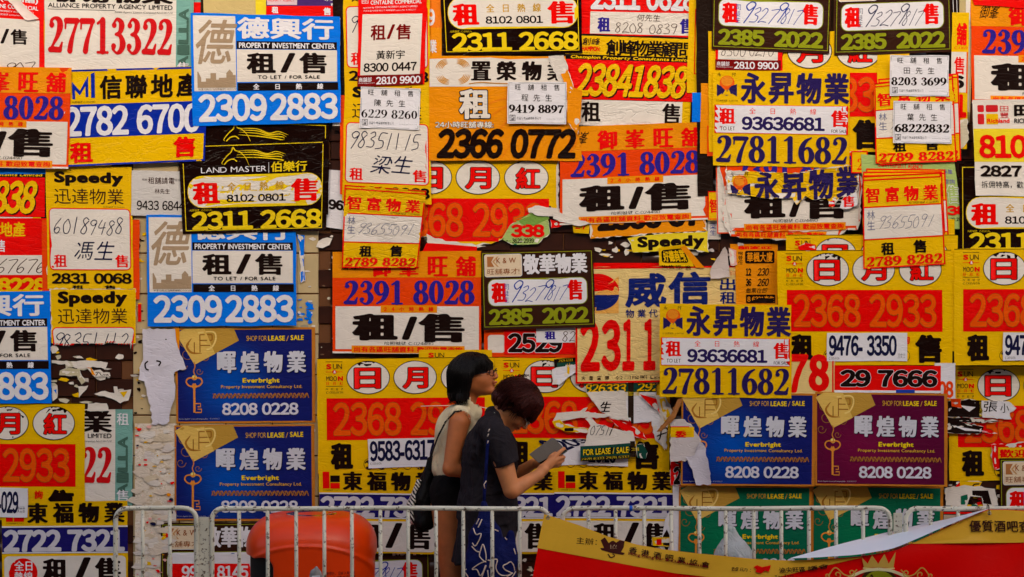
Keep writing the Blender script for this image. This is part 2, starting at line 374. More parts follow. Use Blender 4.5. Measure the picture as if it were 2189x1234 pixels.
    def frame(s, x0, y0, x1, y1, c, w=2, name='border'):
        for r in ((x0, y0, x1, y0+w), (x0, y1-w, x1, y1), (x0, y0+w, x0+w, y1-w), (x1-w, y0+w, x1, y1-w)):
            s._fr = r
        xs = [x0, x0+w, x1-w, x1]; ys = [y0, y0+w, y1-w, y1]; V = []; F = []
        def strip(a, b, c_, d_):
            n = max(1, int(max(abs(c_-a), abs(d_-b))/(6 if s.torn is not None else 10))); hor = abs(c_-a) > abs(d_-b); base = len(V)
            for k in range(n+1):
                t = k/n
                if hor: V.append((a+(c_-a)*t, b)); V.append((a+(c_-a)*t, d_))
                else: V.append((a, b+(d_-b)*t)); V.append((c_, b+(d_-b)*t))
            for k in range(n): F.append((base+2*k, base+2*k+2, base+2*k+3, base+2*k+1))
        strip(x0, y0, x1, y0+w); strip(x0, y1-w, x1, y1); strip(x0, y0+w, x0+w, y1-w); strip(x1-w, y0+w, x1, y1-w)
        V = np.array(V); return s._add(name, s.px(V[:, 0], V[:, 1]), F, [c], s.lv())
    def t(s, x0, y0, x1, y1, text, c, b=.0, by=None, font='sans', sp=0, asp=1, sh=0, oc=None, ow=0, name=None, jit=0, shadow=None, vert=False, rot=0):
        """text fitted into the box; b/by grow strokes, sp=1 spreads glyphs, oc/ow outline"""
        if by is None: by = b*.62 if any(ord(ch) > 0x2000 for ch in text) else b*.9
        if name is None:
            name = 'phone_number' if sum(ch.isdigit() for ch in text) >= 4 else 'lettering'
        if vert:
            n = len(text); h = (y1-y0)/n; r = None
            for i, ch in enumerate(text): r = s.t(x0, y0+i*h+h*.05, x1, y0+(i+1)*h-h*.05, ch, c, b, by, font, oc=oc, ow=ow, name=name)
            return r
        hpx = abs(y1-y0); n = 12 if hpx < 10 else 18 if hpx < 17 else 26 if hpx < 28 else 36 if hpx < 48 else 46
        if font == 'hand': n = int(n*1.15)
        track = 0
        def mk(dx, dy):
            return layout(text, font, dx, dy, n, track, jit, s.seed)
        L0 = mk(b, by)
        if L0 is None: return None
        V = L0[0]; lo, hi = V.min(0), V.max(0); sy = (y1-y0)/(hi[1]-lo[1])
        if sp and len(text.replace(' ', '')) > 1:
            sx = sy*asp; need = (x1-x0)/sx; track = (need-(hi[0]-lo[0]))/(len(text)-1); L0 = mk(b, by); V = L0[0]; lo, hi = V.min(0), V.max(0)
        sx = (x1-x0)/(hi[0]-lo[0])
        def put(L_, ox=0, oy=0):
            V = L_[0]; u = x0+(V[:, 0]-lo[0])*sx+ox; v = y1-(V[:, 1]-lo[1])*sy+oy
            if sh: u = u+(y1-v)*sh-(y1-y0)*sh*.5
            if rot:
                a = R(rot); mx_, my_ = (x0+x1)/2, (y0+y1)/2; u, v = mx_+(u-mx_)*math.cos(a)-(v-my_)*math.sin(a), my_+(u-mx_)*math.sin(a)+(v-my_)*math.cos(a)
            return s.px(u, v), (L_[1], L_[2])
        if shadow:
            p, f = put(L0, *shadow[1:]); s._add('lettering_shadow', p, f, [shadow[0]], s.lv()+s.tx)
        if oc:
            p, f = put(mk(b+ow, by+ow)); s._add('lettering_outline', p, f, [oc], s.lv()+s.tx)
        p, f = put(L0); return s._add(name, p, f, [c], s.lv()+s.tx)
    def line(s, pts, c, w=1.5, name='linework', curve=True, taper=0):
        q = cr([(a, b_, 1) for a, b_ in pts], 6)[:, :2] if curve and len(pts) > 2 else np.array(pts, float)
        d = np.gradient(q, axis=0); n = np.stack([-d[:, 1], d[:, 0]], 1); n /= np.maximum(1e-6, np.hypot(*n.T))[:, None]
        ww = np.full(len(q), w/2.)
        if taper: ww = ww*np.clip(np.sin(np.linspace(.12, math.pi-.08, len(q)))**.7*1.0, .15, 1)
        V = np.concatenate([q+n*ww[:, None], q-n*ww[:, None]]); m = len(q)
        return s._add(name, s.px(V[:, 0], V[:, 1]), [(i, i+1, m+i+1, m+i) for i in range(m-1)], [c], s.lv()+s.tx)
    def hand(s, x0, y0, x1, y1, text, c='SB', b=.004, sh=.12, jit=.05):
        return s.t(x0, y0, x1, y1, text, c, b=b, by=b, font='hand', sh=sh, jit=jit, name='handwriting')
# ---------------------------------------------------------------- ground and wall
def box(name, x0, x1, y0, y1, z0, z1, m, parent=None, bev=0):
    bm = bmesh.new(); bmesh.ops.create_cube(bm, size=1)
    for v in bm.verts: v.co = Vector(((x0+x1)/2+v.co.x*(x1-x0), (y0+y1)/2+v.co.y*(y1-y0), (z0+z1)/2+v.co.z*(z1-z0)))
    if bev: bmesh.ops.bevel(bm, geom=bm.edges[:], offset=bev, segments=2, affect='EDGES')
    me = bpy.data.meshes.new(name); bm.to_mesh(me); bm.free(); me.materials.append(m)
    o = bpy.data.objects.new(name, me); COL.objects.link(o)
    if parent is not None: o.parent = parent
    return o
m_asph = plain('asphalt', (70,68,66), .9, nscale=60, nb=.4, var=.3)
m_pave = plain('paving', (120,112,104), .85, nscale=30, nb=.3, var=.25)
g = box('ground', -60, 60, -80, 60, -.3, -.15, m_asph); tag(g, kind='structure')
g = box('pavement', -30, 30, -3.2, .0, -.15, 0, m_pave, bev=.01); tag(g, kind='structure')
m_tile = plain('brown_tile', (56,24,12), .28, spec=.5, nscale=9, nb=.25, var=.45)
m_grout = plain('grout', (104,62,30), .8)
m_cream = plain('cream_tile', (196,172,128), .38, nscale=6, nb=.15, var=.22)
wall = box('wall', -8, 8, .004, .4, 0, 5.2, m_grout); tag(wall, kind='structure')
def tile_mesh(name, w, h, m, d=.008, e=.003):
    V = [(-w/2,0,-h/2),(w/2,0,-h/2),(w/2,0,h/2),(-w/2,0,h/2),(-w/2+e,-d,-h/2+e),(w/2-e,-d,-h/2+e),(w/2-e,-d,h/2-e),(-w/2+e,-d,h/2-e)]
    F = [(4,5,6,7),(0,1,5,4),(1,2,6,5),(2,3,7,6),(3,0,4,7)]
    me = bpy.data.meshes.new(name); me.from_pydata(V, [], F); me.materials.append(m); return me, V, F
GAPS = [(108,735,292,880),(676,300,735,770),(676,180,735,300),(1180,485,1290,575),(1480,480,1720,548),(2040,150,2080,430),(2015,840,2140,1100),(1120,1190,1210,1234),(270,1100,290,1234),(590,1110,700,1234),(0,100,110,160),(1000,500,1240,560),(2010,330,2080,560)]
me_t, VT, FT = tile_mesh('tile', .2375, .0815, m_tile)
rV, rF = [], []; ntile = 0; rnd = random.Random(4)
for r in range(-12, 24):
    py = 537+39*r
    for k in range(-18, 19):
        px = 1094+111*k+(55 if r % 2 else 0)
        if 282 < px < 683: continue
        x, z = X(px), Z(py+19.5)
        if z < .04 or abs(x) > 7.8: continue
        if any(a-50 < px < c+50 and b-20 < py+19 < d+20 for a, b, c, d in GAPS) and ntile < 290:
            o = bpy.data.objects.new('brown_tile', me_t); COL.objects.link(o); o.parent = wall; o.location = (x, .002+rnd.uniform(0, .0015), z); ntile += 1
        else:
            b = len(rV); rV += [(x+v[0], v[1]+.003, z+v[2]) for v in VT]; rF += [tuple(b+i for i in f) for f in FT]
o = mesh_obj('wall_tiles', rV, rF, m_tile, wall); o['kind'] = 'stuff'
me_c, VC, FC = tile_mesh('pilaster_tile', .214, .184, m_cream, .01, .003)
pil = box('pilaster', X(284), X(681), -.004, .003, 0, 5, m_grout); tag(pil, kind='structure')
for r in range(-10, 11):
    for k in range(4):
        z = Z(585+86.5*r)
        if z > .1: o = bpy.data.objects.new('cream_tile', me_c); COL.objects.link(o); o.parent = pil; o.location = (X(334+99.5*k), -.0, z)

# ---------------------------------------------------------------- poster designs (photo pixels)
REG = []
GRP = dict(yf='orange posters headed 御峯旺舖', dh='sky blue posters headed 德興行', sp='yellow Speedy posters', sm='yellow and red 日月紅 posters',
    eb='Everbright posters with a gold key', kw='dark brown K&W posters with green numbers', df='yellow and navy 東福物業 posters', lm='black Land Master posters',
    ys='yellow 永昇物業 posters', zf='yellow and red 智富物業 posters', sk='small white note stickers headed 旺舖租售', ct='red Centaline posters', al='white 聯易物業 posters with a green stripe')
def yufung(q, label, **k):
    p = P(313, 220, q, 'RO', label, group=GRP['yf'], **k)
    p.rect(0, 0, 313, 56, 'OR'); p.rect(6, 118, 308, 211, 'WH', 'panel'); p.rect(0, 216, 313, 220, 'WH')
    p.rect(101, 116, 220, 132, 'OR'); p.rect(40, 203, 278, 219, 'OR')
    for ch, x in (('御', 80), ('峯', 139), ('旺', 200), ('舖', 259)): p.t(x, 11, x+43, 54, ch, 'RD', .045, .012, name='heading')
    p.t(20, 12, 60, 40, '御峯', 'BK', .0, font='sans', sh=.3, name='logo')
    p.t(23, 62, 299, 115, '2391 8028', 'PB', .018, font='serif'); p.t(108, 119, 212, 129, '24小時熱線', 'RD', .02, sp=1, name='small_print')
    p.t(41, 134, 137, 192, '租', 'BK', .085, .035); p.t(146, 140, 178, 190, '/', 'BK', .06); p.t(180, 134, 278, 195, '售', 'BK', .085, .02)
    p.t(109, 194, 212, 202, '牌照號碼 C-024490', 'BK', 0, name='small_print'); p.t(45, 205, 273, 217, '尚有各區旺舖資料 歡迎致電查詢', 'RD', .02, name='small_print')
    return p
def takhing(q, label, **k):
    p = P(318, 238, q, 'BL', label, group=GRP['dh'], **k)
    p.rect(5, 5, 95, 165, 'WH', 'panel'); p.rect(97, 76, 311, 146, 'WH', 'panel'); p.rect(97, 58, 311, 75, 'BK'); p.rect(98, 148, 313, 165, 'BK')
    p.t(11, 13, 92, 108, '德', 'TB', .014, .012, sh=.2, name='logo')
    p.poly_([(12,124),(14,124),(20,137),(20,145),(30,145),(30,138),(40,138),(40,127),(52,127),(52,141),(58,141),(58,137),(68,137),(74,137),(74,127),(81,119),(88,127),(88,131),(94,131),(94,158),(12,158)], 'TB', 'skyline')
    p.t(14, 159, 94, 164, '地產代理(公司)牌照號碼C-009329', 'BK', 0, name='small_print')
    p.t(99, 6, 305, 53, '德興行', 'WT', .03, .025, name='heading'); p.t(102, 61, 307, 73, 'PROPERTY INVESTMENT CENTER', 'WT', .03)
    p.t(118, 83, 180, 128, '租', 'BK', .042, .03); p.t(190, 83, 222, 126, '/', 'BK', .035); p.t(230, 82, 289, 128, '售', 'BK', .042, .02)
    p.t(141, 132, 274, 140, 'TO LET / FOR SALE', 'BK', .02, sp=1, asp=1.3, name='small_print'); p.t(131, 150, 281, 163, '全日熱線', 'WT', .03, sp=1)
    p.t(13, 171, 160, 231, '2309', 'WT', .042, .036); p.t(166, 171, 312, 231, '2883', 'WT', .042, .036)
    return p
def landmaster(q, label, **k):
    k.setdefault('rough', .2)
    p = P(312, 193, q, 'BK', label, group=GRP['lm'], **k)
    p.frame(7, 7, 305, 187, 'YB', 1.6)
    for d in (0, 4, 9, 15): p.line([(125-d*.3, 20+d*.9), (160, 20+d), (185, 28+d*.6), (205+d, 24+d*1.2), (226-d, 30+d)], 'YB', 2.4, 'horse_emblem', taper=1)
    p.line([(93, 48), (90, 44), (101, 30), (110, 22), (114, 12), (119, 19), (128, 22), (140, 34), (148, 52)], 'YB', 2.4, 'horse_emblem', taper=1)
    p.line([(95, 48), (103, 40), (114, 37), (122, 42)], 'YB', 2.2, 'horse_emblem')
    p.t(45, 53, 184, 65, 'LAND MASTER', 'WT', 0); p.rect(189, 46, 190, 68, 'WT', 'rule'); p.t(194, 45, 271, 67, '伯樂行', 'YB', .025)
    p.rr(16, 72, 303, 137, 30, 'WH', 'panel', 'YB', 1.6)
    p.t(25, 84, 84, 131, '租', 'RD', .06, .022); p.t(236, 82, 296, 130, '售', 'RD', .06, .015)
    p.t(100, 86, 222, 104, '全日熱線', (196,150,40), .025, sp=1); p.t(98, 112, 226, 128, '8102 0801', 'BK', .03, asp=1.1)
    p.t(18, 141, 66, 146, '牌照號碼：C-033125', 'YB', 0, name='small_print'); p.t(21, 146, 304, 186, '2311 2668', 'YB', .046, .038)
    return p
def speedy(q, label, hand=('60189488', '馮生'), **k):
    p = P(181, 262, q, 'YG' if not k.get('pale') else 'LY', label, group=GRP['sp'], **{a: b for a, b in k.items() if a != 'pale'})
    p.t(17, 12, 163, 43, 'Speedy', 'BK', .06, .05, name='heading'); p.t(17, 48, 163, 81, '迅達物業', 'KB', 0, name='heading')
    p.rr(7, 92, 175, 220, 8, 'WH', 'panel', 'RD', 2.2); p.t(120, 85, 165, 88, '牌照號碼 C-02830', 'KB', 0, name='small_print')
    p.t(14, 189, 42, 216, '租', 'RD', .03, .012); p.t(143, 189, 172, 216, '售', 'RD', .03, .012)
    p.hand(16, 108, 160, 148, hand[0]); p.t(60, 160, 142, 200, hand[1], 'SB', 0, sh=.25, name='handwriting', jit=.03)
    p.t(9, 228, 178, 251, '2831 0068', 'BK', .045, .035); p.t(52, 254, 76, 262, '租', 'BK', .02); p.t(120, 254, 144, 262, '售', 'BK', .02)
    return p
def zhifu(q, label, **k):
    p = P(172, 190, q, 'YG', label, group=GRP['zf'], **k)
    p.frame(0, 0, 172, 190, 'RD', 3); p.frame(1, 63, 171, 132, 'RD', 2.5); p.rect(3, 66, 169, 129, 'WH', 'panel'); p.rect(2, 7, 170, 10, 'RD', 'rule')
    p.t(6, 24, 164, 56, '智富物業', 'RD', .045, .02, sp=1, oc='YB', ow=.03, name='heading'); p.t(100, 57, 164, 62, '公司牌照號碼: C-024890', 'KB', 0, name='small_print')
    p.t(9, 70, 26, 112, '林生', (120,122,150), 0, vert=True, name='handwriting'); p.hand(36, 82, 150, 112, '93655091', (110,112,140), -.004, .3)
    p.t(38, 138, 66, 164, '租', 'BK', .035, .02); p.t(106, 136, 134, 163, '售', 'BK', .035, .02); p.t(6, 166, 166, 186, '2789 8282', 'RD', .02, font='serif', asp=1.2)
    return p
def sunmoon(q, label, W=370, **k):
    p = P(370, 245, q, 'Y', label, group=GRP['sm'], **k)
    p.rect(0, 0, 370, 1.2, 'BK', 'rule'); p.rect(19, 85, 350, 174, 'RD')
    p.rect(18, 7, 53, 8, 'KB', 'rule'); p.rect(18, 59, 53, 60, 'KB', 'rule'); p.rect(18, 28.5, 53, 29.5, 'RD', 'rule')
    p.t(19, 12, 30, 23, 'S', 'RD', .05); p.t(33, 12, 52, 23, 'UN', 'KB', 0, name='lettering'); p.poly_([(36, 24), (42, 29), (36, 34), (30, 29)], 'RD'); p.t(34, 26, 39, 32, '&', 'WH', .03)
    p.t(19, 38, 41, 48, 'MOO', 'KB', 0); p.t(43, 38, 54, 48, 'N', 'RD', .06); p.t(19, 50, 54, 57, '日月紅', 'RD', .01, sp=1, name='small_print')
    p.t(18, 63, 54, 68, '牌照號碼', 'KB', 0, sp=1, name='small_print'); p.t(18, 70, 54, 75, 'C-005918', 'KB', 0, name='small_print')
    for x, ch, a, b_ in ((61, '日', 13, 16), (159, '月', 16, 15), (258, '紅', 20, 14)):
        p.ell(x, 6, x+91, 77, 'WH', border='BK', bw=1.6); p.t(x+a+4, 21, x+91-b_-4, 65, ch, 'RD', .026, .024, oc='KB', ow=.03, name='heading')
    p.t(33, 94, 337, 165, '2368 2933', 'OG', .025, .02, oc='BR', ow=.008)
    p.t(27, 180, 74, 236, '租', 'BK', .075, .045); p.t(291, 180, 348, 240, '售', 'BK', .065, .035)
    p.t(110, 182, 280, 200, '歡迎委託查詢', 'RD', .03, sp=1)
    for i in range(7): p.ell(96+i*27, 213, 118+i*27, 237, 'Y', border='KB', bw=1); p.ell(104+i*27, 221, 110+i*27, 229, 'BK', 'dot')
    return p
def everbright(q, c, label, **k):
    p = P(297, 203, q, 'GD' if 0 else (196,120,36), label, group=GRP['eb'], **k)
    g_ = p.rect(4, 4, 290, 199, c, 'printed_ground'); g_.data.materials[0] = glow_paper(c, {'EB': (0,76,178), 'VI': (116,12,62), 'GN': (6,120,78)}[c], 'glow'+c)
    sw = (150,100,40)
    for x, y, r in ((24, 55, 14), (42, 40, 10), (62, 62, 9), (14, 80, 11), (70, 45, 8), (50, 92, 8), (18, 30, 12)):
        p.line([(x+r*(1-a/9)*math.cos(a), y+r*(1-a/9)*math.sin(a)) for a in np.arange(0, 7.5, .8)], sw, 1.4, 'scroll_ornament')
    p.poly_([(1, 12), (19, 1), (124, 1), (135, 27), (40, 78)], (190,146,58), 'key_tag'); p.poly_([(1, 12), (19, 1), (62, 1), (84, 55), (40, 78)], (224,184,92), 'key_tag')
    p.line([(34, 22), (24, 38), (34, 52), (56, 54)], (170,110,36), 5, 'key_tag_emblem', taper=1); p.line([(48, 10), (80, 8), (86, 22), (78, 40), (66, 46)], (236,204,120), 3.4, 'key_tag_emblem')
    for a in ([(52, 14), (52, 52)], [(52, 14), (78, 14)], [(52, 26), (78, 26)], [(52, 37), (74, 37)], [(78, 14), (78, 26)], [(40, 30), (40, 54)]): p.line(a, (150,96,30), 2.2, 'key_tag_emblem')
    p.line([(39, 72), (41, 82), (38, 92), (41, 102), (39, 108)], (206,130,50), 2.2, 'key_chain')
    kc = (226,140,52); p.ell(22, 108, 38, 128, None, border=kc, bw=2) if 0 else None
    for sx in (-1, 1): p.line([(39+sx*a, b_) for a, b_ in ((0, 110), (6, 106), (14, 108), (17, 115), (12, 122), (5, 124), (1, 118))], kc, 3, 'key')
    p.line([(39, 120), (39, 180)], kc, 4.5, 'key'); p.ell(34, 122, 44, 129, kc, 'key'); p.ell(34, 100, 45, 111, (255,220,120), 'key_glint')
    for a in ([(41, 161), (52, 161), (52, 168), (46, 168)], [(41, 180), (54, 180), (54, 173), (46, 173)]): p.line(a, kc, 2.4, 'key', curve=False)
    p.t(151, 17, 194, 28, 'SHOP FOR', 'GD', 0, name='lettering'); p.t(197, 17, 233, 28, 'LEASE', 'YB', .035); p.t(236, 17, 241, 29, '/', 'GD'); p.t(245, 16, 273, 27, 'SALE', 'YB', .035)
    for i, ch in enumerate('暉煌物業'): p.t(88+i*49.5, 50, 88+i*49.5+41, 96, ch, (205,205,216), .05, .016, shadow=((14,12,50), 1.6, 1.6), name='heading')
    p.t(142, 107, 221, 120, 'Everbright', 'YB', .045); p.t(96, 122, 269, 131, 'Property Investment Consultancy Ltd.', 'GD', .02, name='small_print')
    for i in range(12):
        x = 79+i*17; p.line([(x, 150), (x+4, 140), (x+9, 149), (x+13, 140), (x+17, 150)], (176,116,48), 2, 'ornament_band'); p.line([(x, 140), (x+6, 150), (x+11, 141), (x+17, 149)], (150,90,40), 1.6, 'ornament_band')
    p.t(98, 160, 174, 186, '8208', (214,212,226), .04, .035); p.t(183, 160, 261, 186, '0228', (214,212,226), .04, .035)
    p.t(6, 192, 92, 196, 'Estate Agents Licence(Company)No. : C-016822', (180,176,190), 0, name='small_print')
    return p
def kw(q, label, pen='HB', **k):
    k.setdefault('rough', .3)
    p = P(242, 170, q, (52,26,16), label, group=GRP['kw'], **k)
    p.frame(3, 4, 239, 164, 'OL', 1.4); p.rr(8, 8, 87, 55, 4, (224,202,172), 'logo_panel', 'WT', 1)
    p.poly_([(13, 8+4), (28, 12), (22, 23), (28, 34), (13, 34)], (176,110,60), 'logo'); p.poly_([(24, 23), (34, 12), (38, 12), (28, 23), (38, 34), (34, 34)], (200,150,100), 'logo')
    p.t(33, 15, 75, 27, 'K & W', (150,84,40), .01); p.t(13, 38, 82, 51, '旺舖專才!', (150,84,40), 0)
    p.t(90, 9, 229, 52, '敬華物業', 'WT', .055, .02, name='heading')
    p.rr(14, 62, 226, 118, 14, 'WT', 'panel', 'OL', 1.5)
    p.t(20, 68, 54, 112, '租', 'RD', .08, .03); p.t(184, 66, 217, 110, '售', 'RD', .08, .02)
    p.t(48, 71, 58, 112, '司徒生', pen, 0, vert=True, name='handwriting')
    p.t(65, 64, 85, 112, '9', pen, .006, .006, 'hand', sh=.3, name='handwriting'); p.t(80, 76, 134, 112, '327', pen, .004, .004, 'hand', sh=.35, name='handwriting', jit=.04)
    p.t(134, 64, 152, 108, '9', pen, .006, .006, 'hand', sh=.3, name='handwriting'); p.t(144, 76, 182, 112, '817', pen, .006, .006, 'hand', sh=.35, name='handwriting', jit=.04)
    p.t(13, 125, 108, 160, '2385', 'OL', .065, .045); p.t(128, 125, 229, 160, '2022', 'OL', .065, .045)
    return p
def dongfu(q, label, circ=False, **k):
    p = P(250, 178, q, 'YG', label, group=GRP['df'], **k)
    p.rect(0, 49, 250, 52, 'WT', 'rule'); p.rect(0, 52, 250, 104, (28,22,104)); p.rect(0, 52, 250, 53.4, 'BK', 'rule'); p.rect(0, 101, 250, 103.5, 'WT', 'rule')
    p.rect(8, 4, 22, 40, 'RD', 'logo'); p.rect(24, 12, 44, 26, 'BK', 'logo'); p.rect(24, 28, 44, 40, 'RD', 'logo'); p.t(8, 42, 44, 45, '公司牌照號碼 C-02671', 'BK', 0, name='small_print')
    for i, ch in enumerate('東福物業'): p.t(50+i*51, 3, 50+i*51+42, 43, ch, 'BK', .06, .015, name='heading')
    p.t(3, 56, 244, 101, '2722 7321', (205,200,210), .06, .045)
    p.rr(4, 109, 246, 174, 9, 'WH', 'panel')
    if circ: p.ell(13, 113, 70, 172, 'RD', 'hotline_disc'); p.t(24, 118, 60, 138, '全日', 'WT', .02); p.t(24, 140, 60, 160, '熱線', 'WT', .02)
    p.t(80, 114, 130, 168, '租', 'BK', .06, .015); p.t(140, 112, 176, 166, '/', 'BK', .03); p.t(184, 113, 236, 168, '售', 'BK', .06, .015)
    return p
def yongsheng(q, label, torn=None, **k):
    p = P(286, 202, q, 'YG', label, group=GRP['ys'], torn=torn, **k)
    ny = (38,24,84)
    p.t(9, 5, 17, 13, '永', 'KB', 0, name='small_print'); p.t(39, 5, 47, 13, '昇', 'KB', 0, name='small_print')
    p.ell(14, 11, 45, 42, (238,90,14), 'sun_emblem'); p.ell(17, 12, 41, 33, (246,140,30), 'sun_emblem')
    p.poly_([(8, 29), (16, 33), (28, 45), (38, 33), (50, 29), (50, 55), (40, 49), (28, 54), (18, 49), (8, 55)], ny, 'wing_emblem')
    p.poly_([(20, 52), (26, 40), (29, 46), (33, 40), (38, 52)], 'YG', 'wing_emblem'); p.t(6, 62, 52, 66, '公司牌照號碼：C-007194', 'KB', 0, name='small_print')
    for i, ch in enumerate('永昇物業'): p.t(58+i*58, 4, 58+i*58+53, 69, ch, ny, .042, .024, name='heading')
    p.rect(3, 73, 283, 133, 'RD', 'border'); p.rect(4, 74, 282, 132, 'WT', 'panel')
    p.t(13, 80, 47, 114, '租', 'RD', .05, .012); p.t(247, 82, 282-2, 117, '售', 'RD', .05, .012); p.t(15, 119, 46, 127, 'TO LET', 'KB', 0, name='small_print'); p.t(248, 122, 280, 129, 'FOR SALE', 'KB', 0, name='small_print')
    p.t(76, 79, 216, 92, '全日熱線', 'RD', 0, sp=1); p.t(60, 97, 234, 126, '93636681', ny, .045, .035)
    p.t(6, 137, 281, 196, '27811682', ny, .014, font='serif')
    return p
def sticker(q, nm, num, label, serif=True, bold=.012, **k):
    p = P(127, 89, q, 'WT', label, 'note_sticker', 'sticker', GRP['sk'], rough=.6, lift=.002, **k)
    p.frame(2, 2, 125, 87, 'PG', .9); p.t(16, 5, 112, 18, '旺舖租售', 'BK', 0, sp=1); p.t(30, 26, 96, 41, nm, 'BK', 0, sp=1)
    p.t(3, 48, 122, 66, num, 'BK', bold, font='serif', sp=0); p.frame(5, 70, 17, 83, 'BK', .8, 'seal'); p.t(7, 71, 15, 82, '志運', 'BK', 0, vert=True, name='seal')
    p.t(20, 74, 72, 80, '志昌行 物業顧問有限公司', 'BK', 0, name='small_print'); p.t(85, 77, 122, 79, 'Licence No. C-0324', 'PG', 0, name='small_print')
    return p
def centaline(q, label, hand=None, nm='黃新宇', num='8300 0447', dark='DR', bot=True, **k):
    p = P(147, 206, q, 'RD', label, group=GRP['ct'], **k)
    p.t(26, 2, 136, 20, '中原(工商舖)', 'WT', .03); p.frame(7, 12, 21, 30, 'WT', 1, 'logo'); p.t(9, 14, 19, 28, '原', 'WT', 0, name='logo'); p.t(26, 24, 136, 33, 'CENTALINE COMMERCIAL', 'WT', .02)
    p.t(10, 37, 127, 42, 'operated by CENTALINE PROPERTY AGENCY LIMITED', 'WT', 0, name='small_print'); p.t(10, 44, 124, 48, '中原地產代理有限公司 牌照號碼 Licence No. C-000227', 'WT', 0, name='small_print')
    p.poly_([(9, 53), (138, 55), (136, 184), (6, 182)], 'WH', 'panel'); p.rect(0, 183, 143, 206, 'DR')
    p.t(27, 76, 60, 109, '租', dark, .025, .02); p.t(62, 76, 80, 107, '/', dark, .02); p.t(82, 76, 114, 109, '售', dark, .025, .02)
    if hand: p.hand(14, 146, 128, 176, hand, 'KB', 0)
    else: p.t(40, 131, 102, 150, nm, 'BK', .01); p.t(13, 157, 129, 176, num, 'BK', .03)
    p.t(3, 187, 31, 197, '商舖部', 'WT', .01); p.t(3, 198, 38, 201, 'Retail Department', 'WT', 0, name='small_print'); p.t(41, 187, 138, 203, '2810 9900', 'WT', .03)
    return p
def alliance(q, label, **k):
    p = P(318, 205, q, 'WH', label, group=GRP['al'], **k)
    p.rect(281, 0, 318, 205, 'TE'); p.rect(0, 197, 281, 205, (90,90,84))
    p.t(10, 2, 274, 50, '聯易物業', 'BK', .06, .015, name='heading'); p.t(7, 52, 273, 62, 'ALLIANCE PROPERTY AGENCY LIMITED', 'BK', .012); p.rect(6, 65, 150, 66, 'BK', 'rule')
    p.t(150, 66, 273, 72, "Estate Agents' Licence (Company) No.036724", (110,106,100), 0, sh=.2, name='small_print')
    p.t(7, 80, 273, 160, '27713322', (206,12,20), .022, font='serif')
    for i, ch in enumerate('ALLIA'): p.t(284, 60+i*25, 310, 60+i*25+22, ch, (70,104,92), .04, rot=-90 if ch not in 'I' else 0)
    p.t(284, 8, 310, 34, '租', 'WT', .01); p.t(284, 172, 310, 198, '售', 'WT', .01)
    return p
def champion(q, label, **k):
    p = P(288, 196, q, 'BK', label, group='red and yellow 創峰物業 posters', **k)
    p.rect(0, 4, 282, 44, 'Y'); p.rect(0, 55, 282, 140, 'RD'); p.rect(0, 141, 256, 196, 'WH', 'panel'); p.rect(256, 141, 274, 196, 'Y')
    p.t(38, 8, 75, 24, '創峰', 'KB', .01, sh=.2, name='logo'); p.t(30, 26, 74, 37, 'CHAMPION', 'RD', .05); p.t(30, 39, 74, 42, '地產代理 C-015270', 'KB', 0, name='small_print')
    p.t(88, 10, 268, 44, '創峰物業顧問', 'BK', .022, .02, sp=1, name='heading'); p.t(12, 46, 276, 55, 'Champion Property Consultants Limited', 'Y', .035, sh=.25)
    p.t(24, 62, 264, 134, '23841838', 'Y', .045, .03, sh=.2, shadow=((60,10,8), 3, 2.5))
    p.t(34, 145, 76, 188, '租', 'BK', .03, .02); p.t(212, 145, 252, 190, '售', 'BK', .03, .015)
    return p
# unseen block added behind the camera so its edge shades the lower wall
BH = 10.1
m_conc = plain('render_coat', (150,140,125), .85, nscale=1.5, nb=.1, var=.2); m_glass = plain('window_glass', (40,50,58), .1)
bld = box('shading_block', -20, 20, -24, -12, -.15, BH, m_conc); tag(bld, 'added unseen concrete block with dark windows behind the camera, shading the lower wall', 'shading_block')
mw = None
for r in range(3):
    for k in range(12):
        x = -17+k*3; z = 3.4+r*2.9
        w = box('window', x-.75, x+.75, -12.0, -11.94, z-.1, z+1.4, m_glass, bld)
# ---------------------------------------------------------------- posters on the wall, lowest first
def Q(x0, y0, x1, y1, a=0):
    """four corners of an upright sheet turned by a degrees"""
    cx, cy = (x0+x1)/2, (y0+y1)/2; c, s_ = math.cos(R(a)), math.sin(R(a))
    return [(cx+(x-cx)*c-(y-cy)*s_, cy+(x-cx)*s_+(y-cy)*c) for x, y in ((x0, y0), (x1, y0), (x1, y1), (x0, y1))]
def simple(q, col, label, ops=(), name='poster', W=None, H=None, **k):
    q = Q(*q) if len(q) <= 5 and not hasattr(q[0], '__len__') else q
    W = W or math.dist(q[0], q[1]); H = H or math.dist(q[0], q[3])
    p = P(W, H, q, col, label, name=name, group=k.pop('group', None), **k)
    for o in ops: getattr(p, o[0])(*o[1:-1] if isinstance(o[-1], dict) else o[1:], **(o[-1] if isinstance(o[-1], dict) else {}))
    return p
def scrap(poly, col, label, ops=(), amp=2.0, cr=.003, name='torn_paper', cat='torn paper', core='WH', up=0, lift=.003):
    """a torn remnant; ops work in photo pixels"""
    A = np.array(poly, float); lo, hi = A.min(0), A.max(0); W, H = hi-lo
    p = P(W, H, [(lo[0], lo[1]), (hi[0], lo[1]), (hi[0], hi[1]), (lo[0], hi[1])], col, label, name=name, cat=cat, torn=[tuple(q) for q in poly], cr=cr, core=core, up=up, lift=lift)
    for o in ops:
        a = list(o[1:]); kw_ = a.pop() if isinstance(a[-1], dict) else {}
        if o[0] in ('t', 'rect', 'ell', 'rr', 'frame', 'hand'): a[0] -= lo[0]; a[2] -= lo[0]; a[1] -= lo[1]; a[3] -= lo[1]
        else: a[0] = [(x-lo[0], y-lo[1]) for x, y in a[0]]
        getattr(p, o[0])(*a, **kw_)
    return p
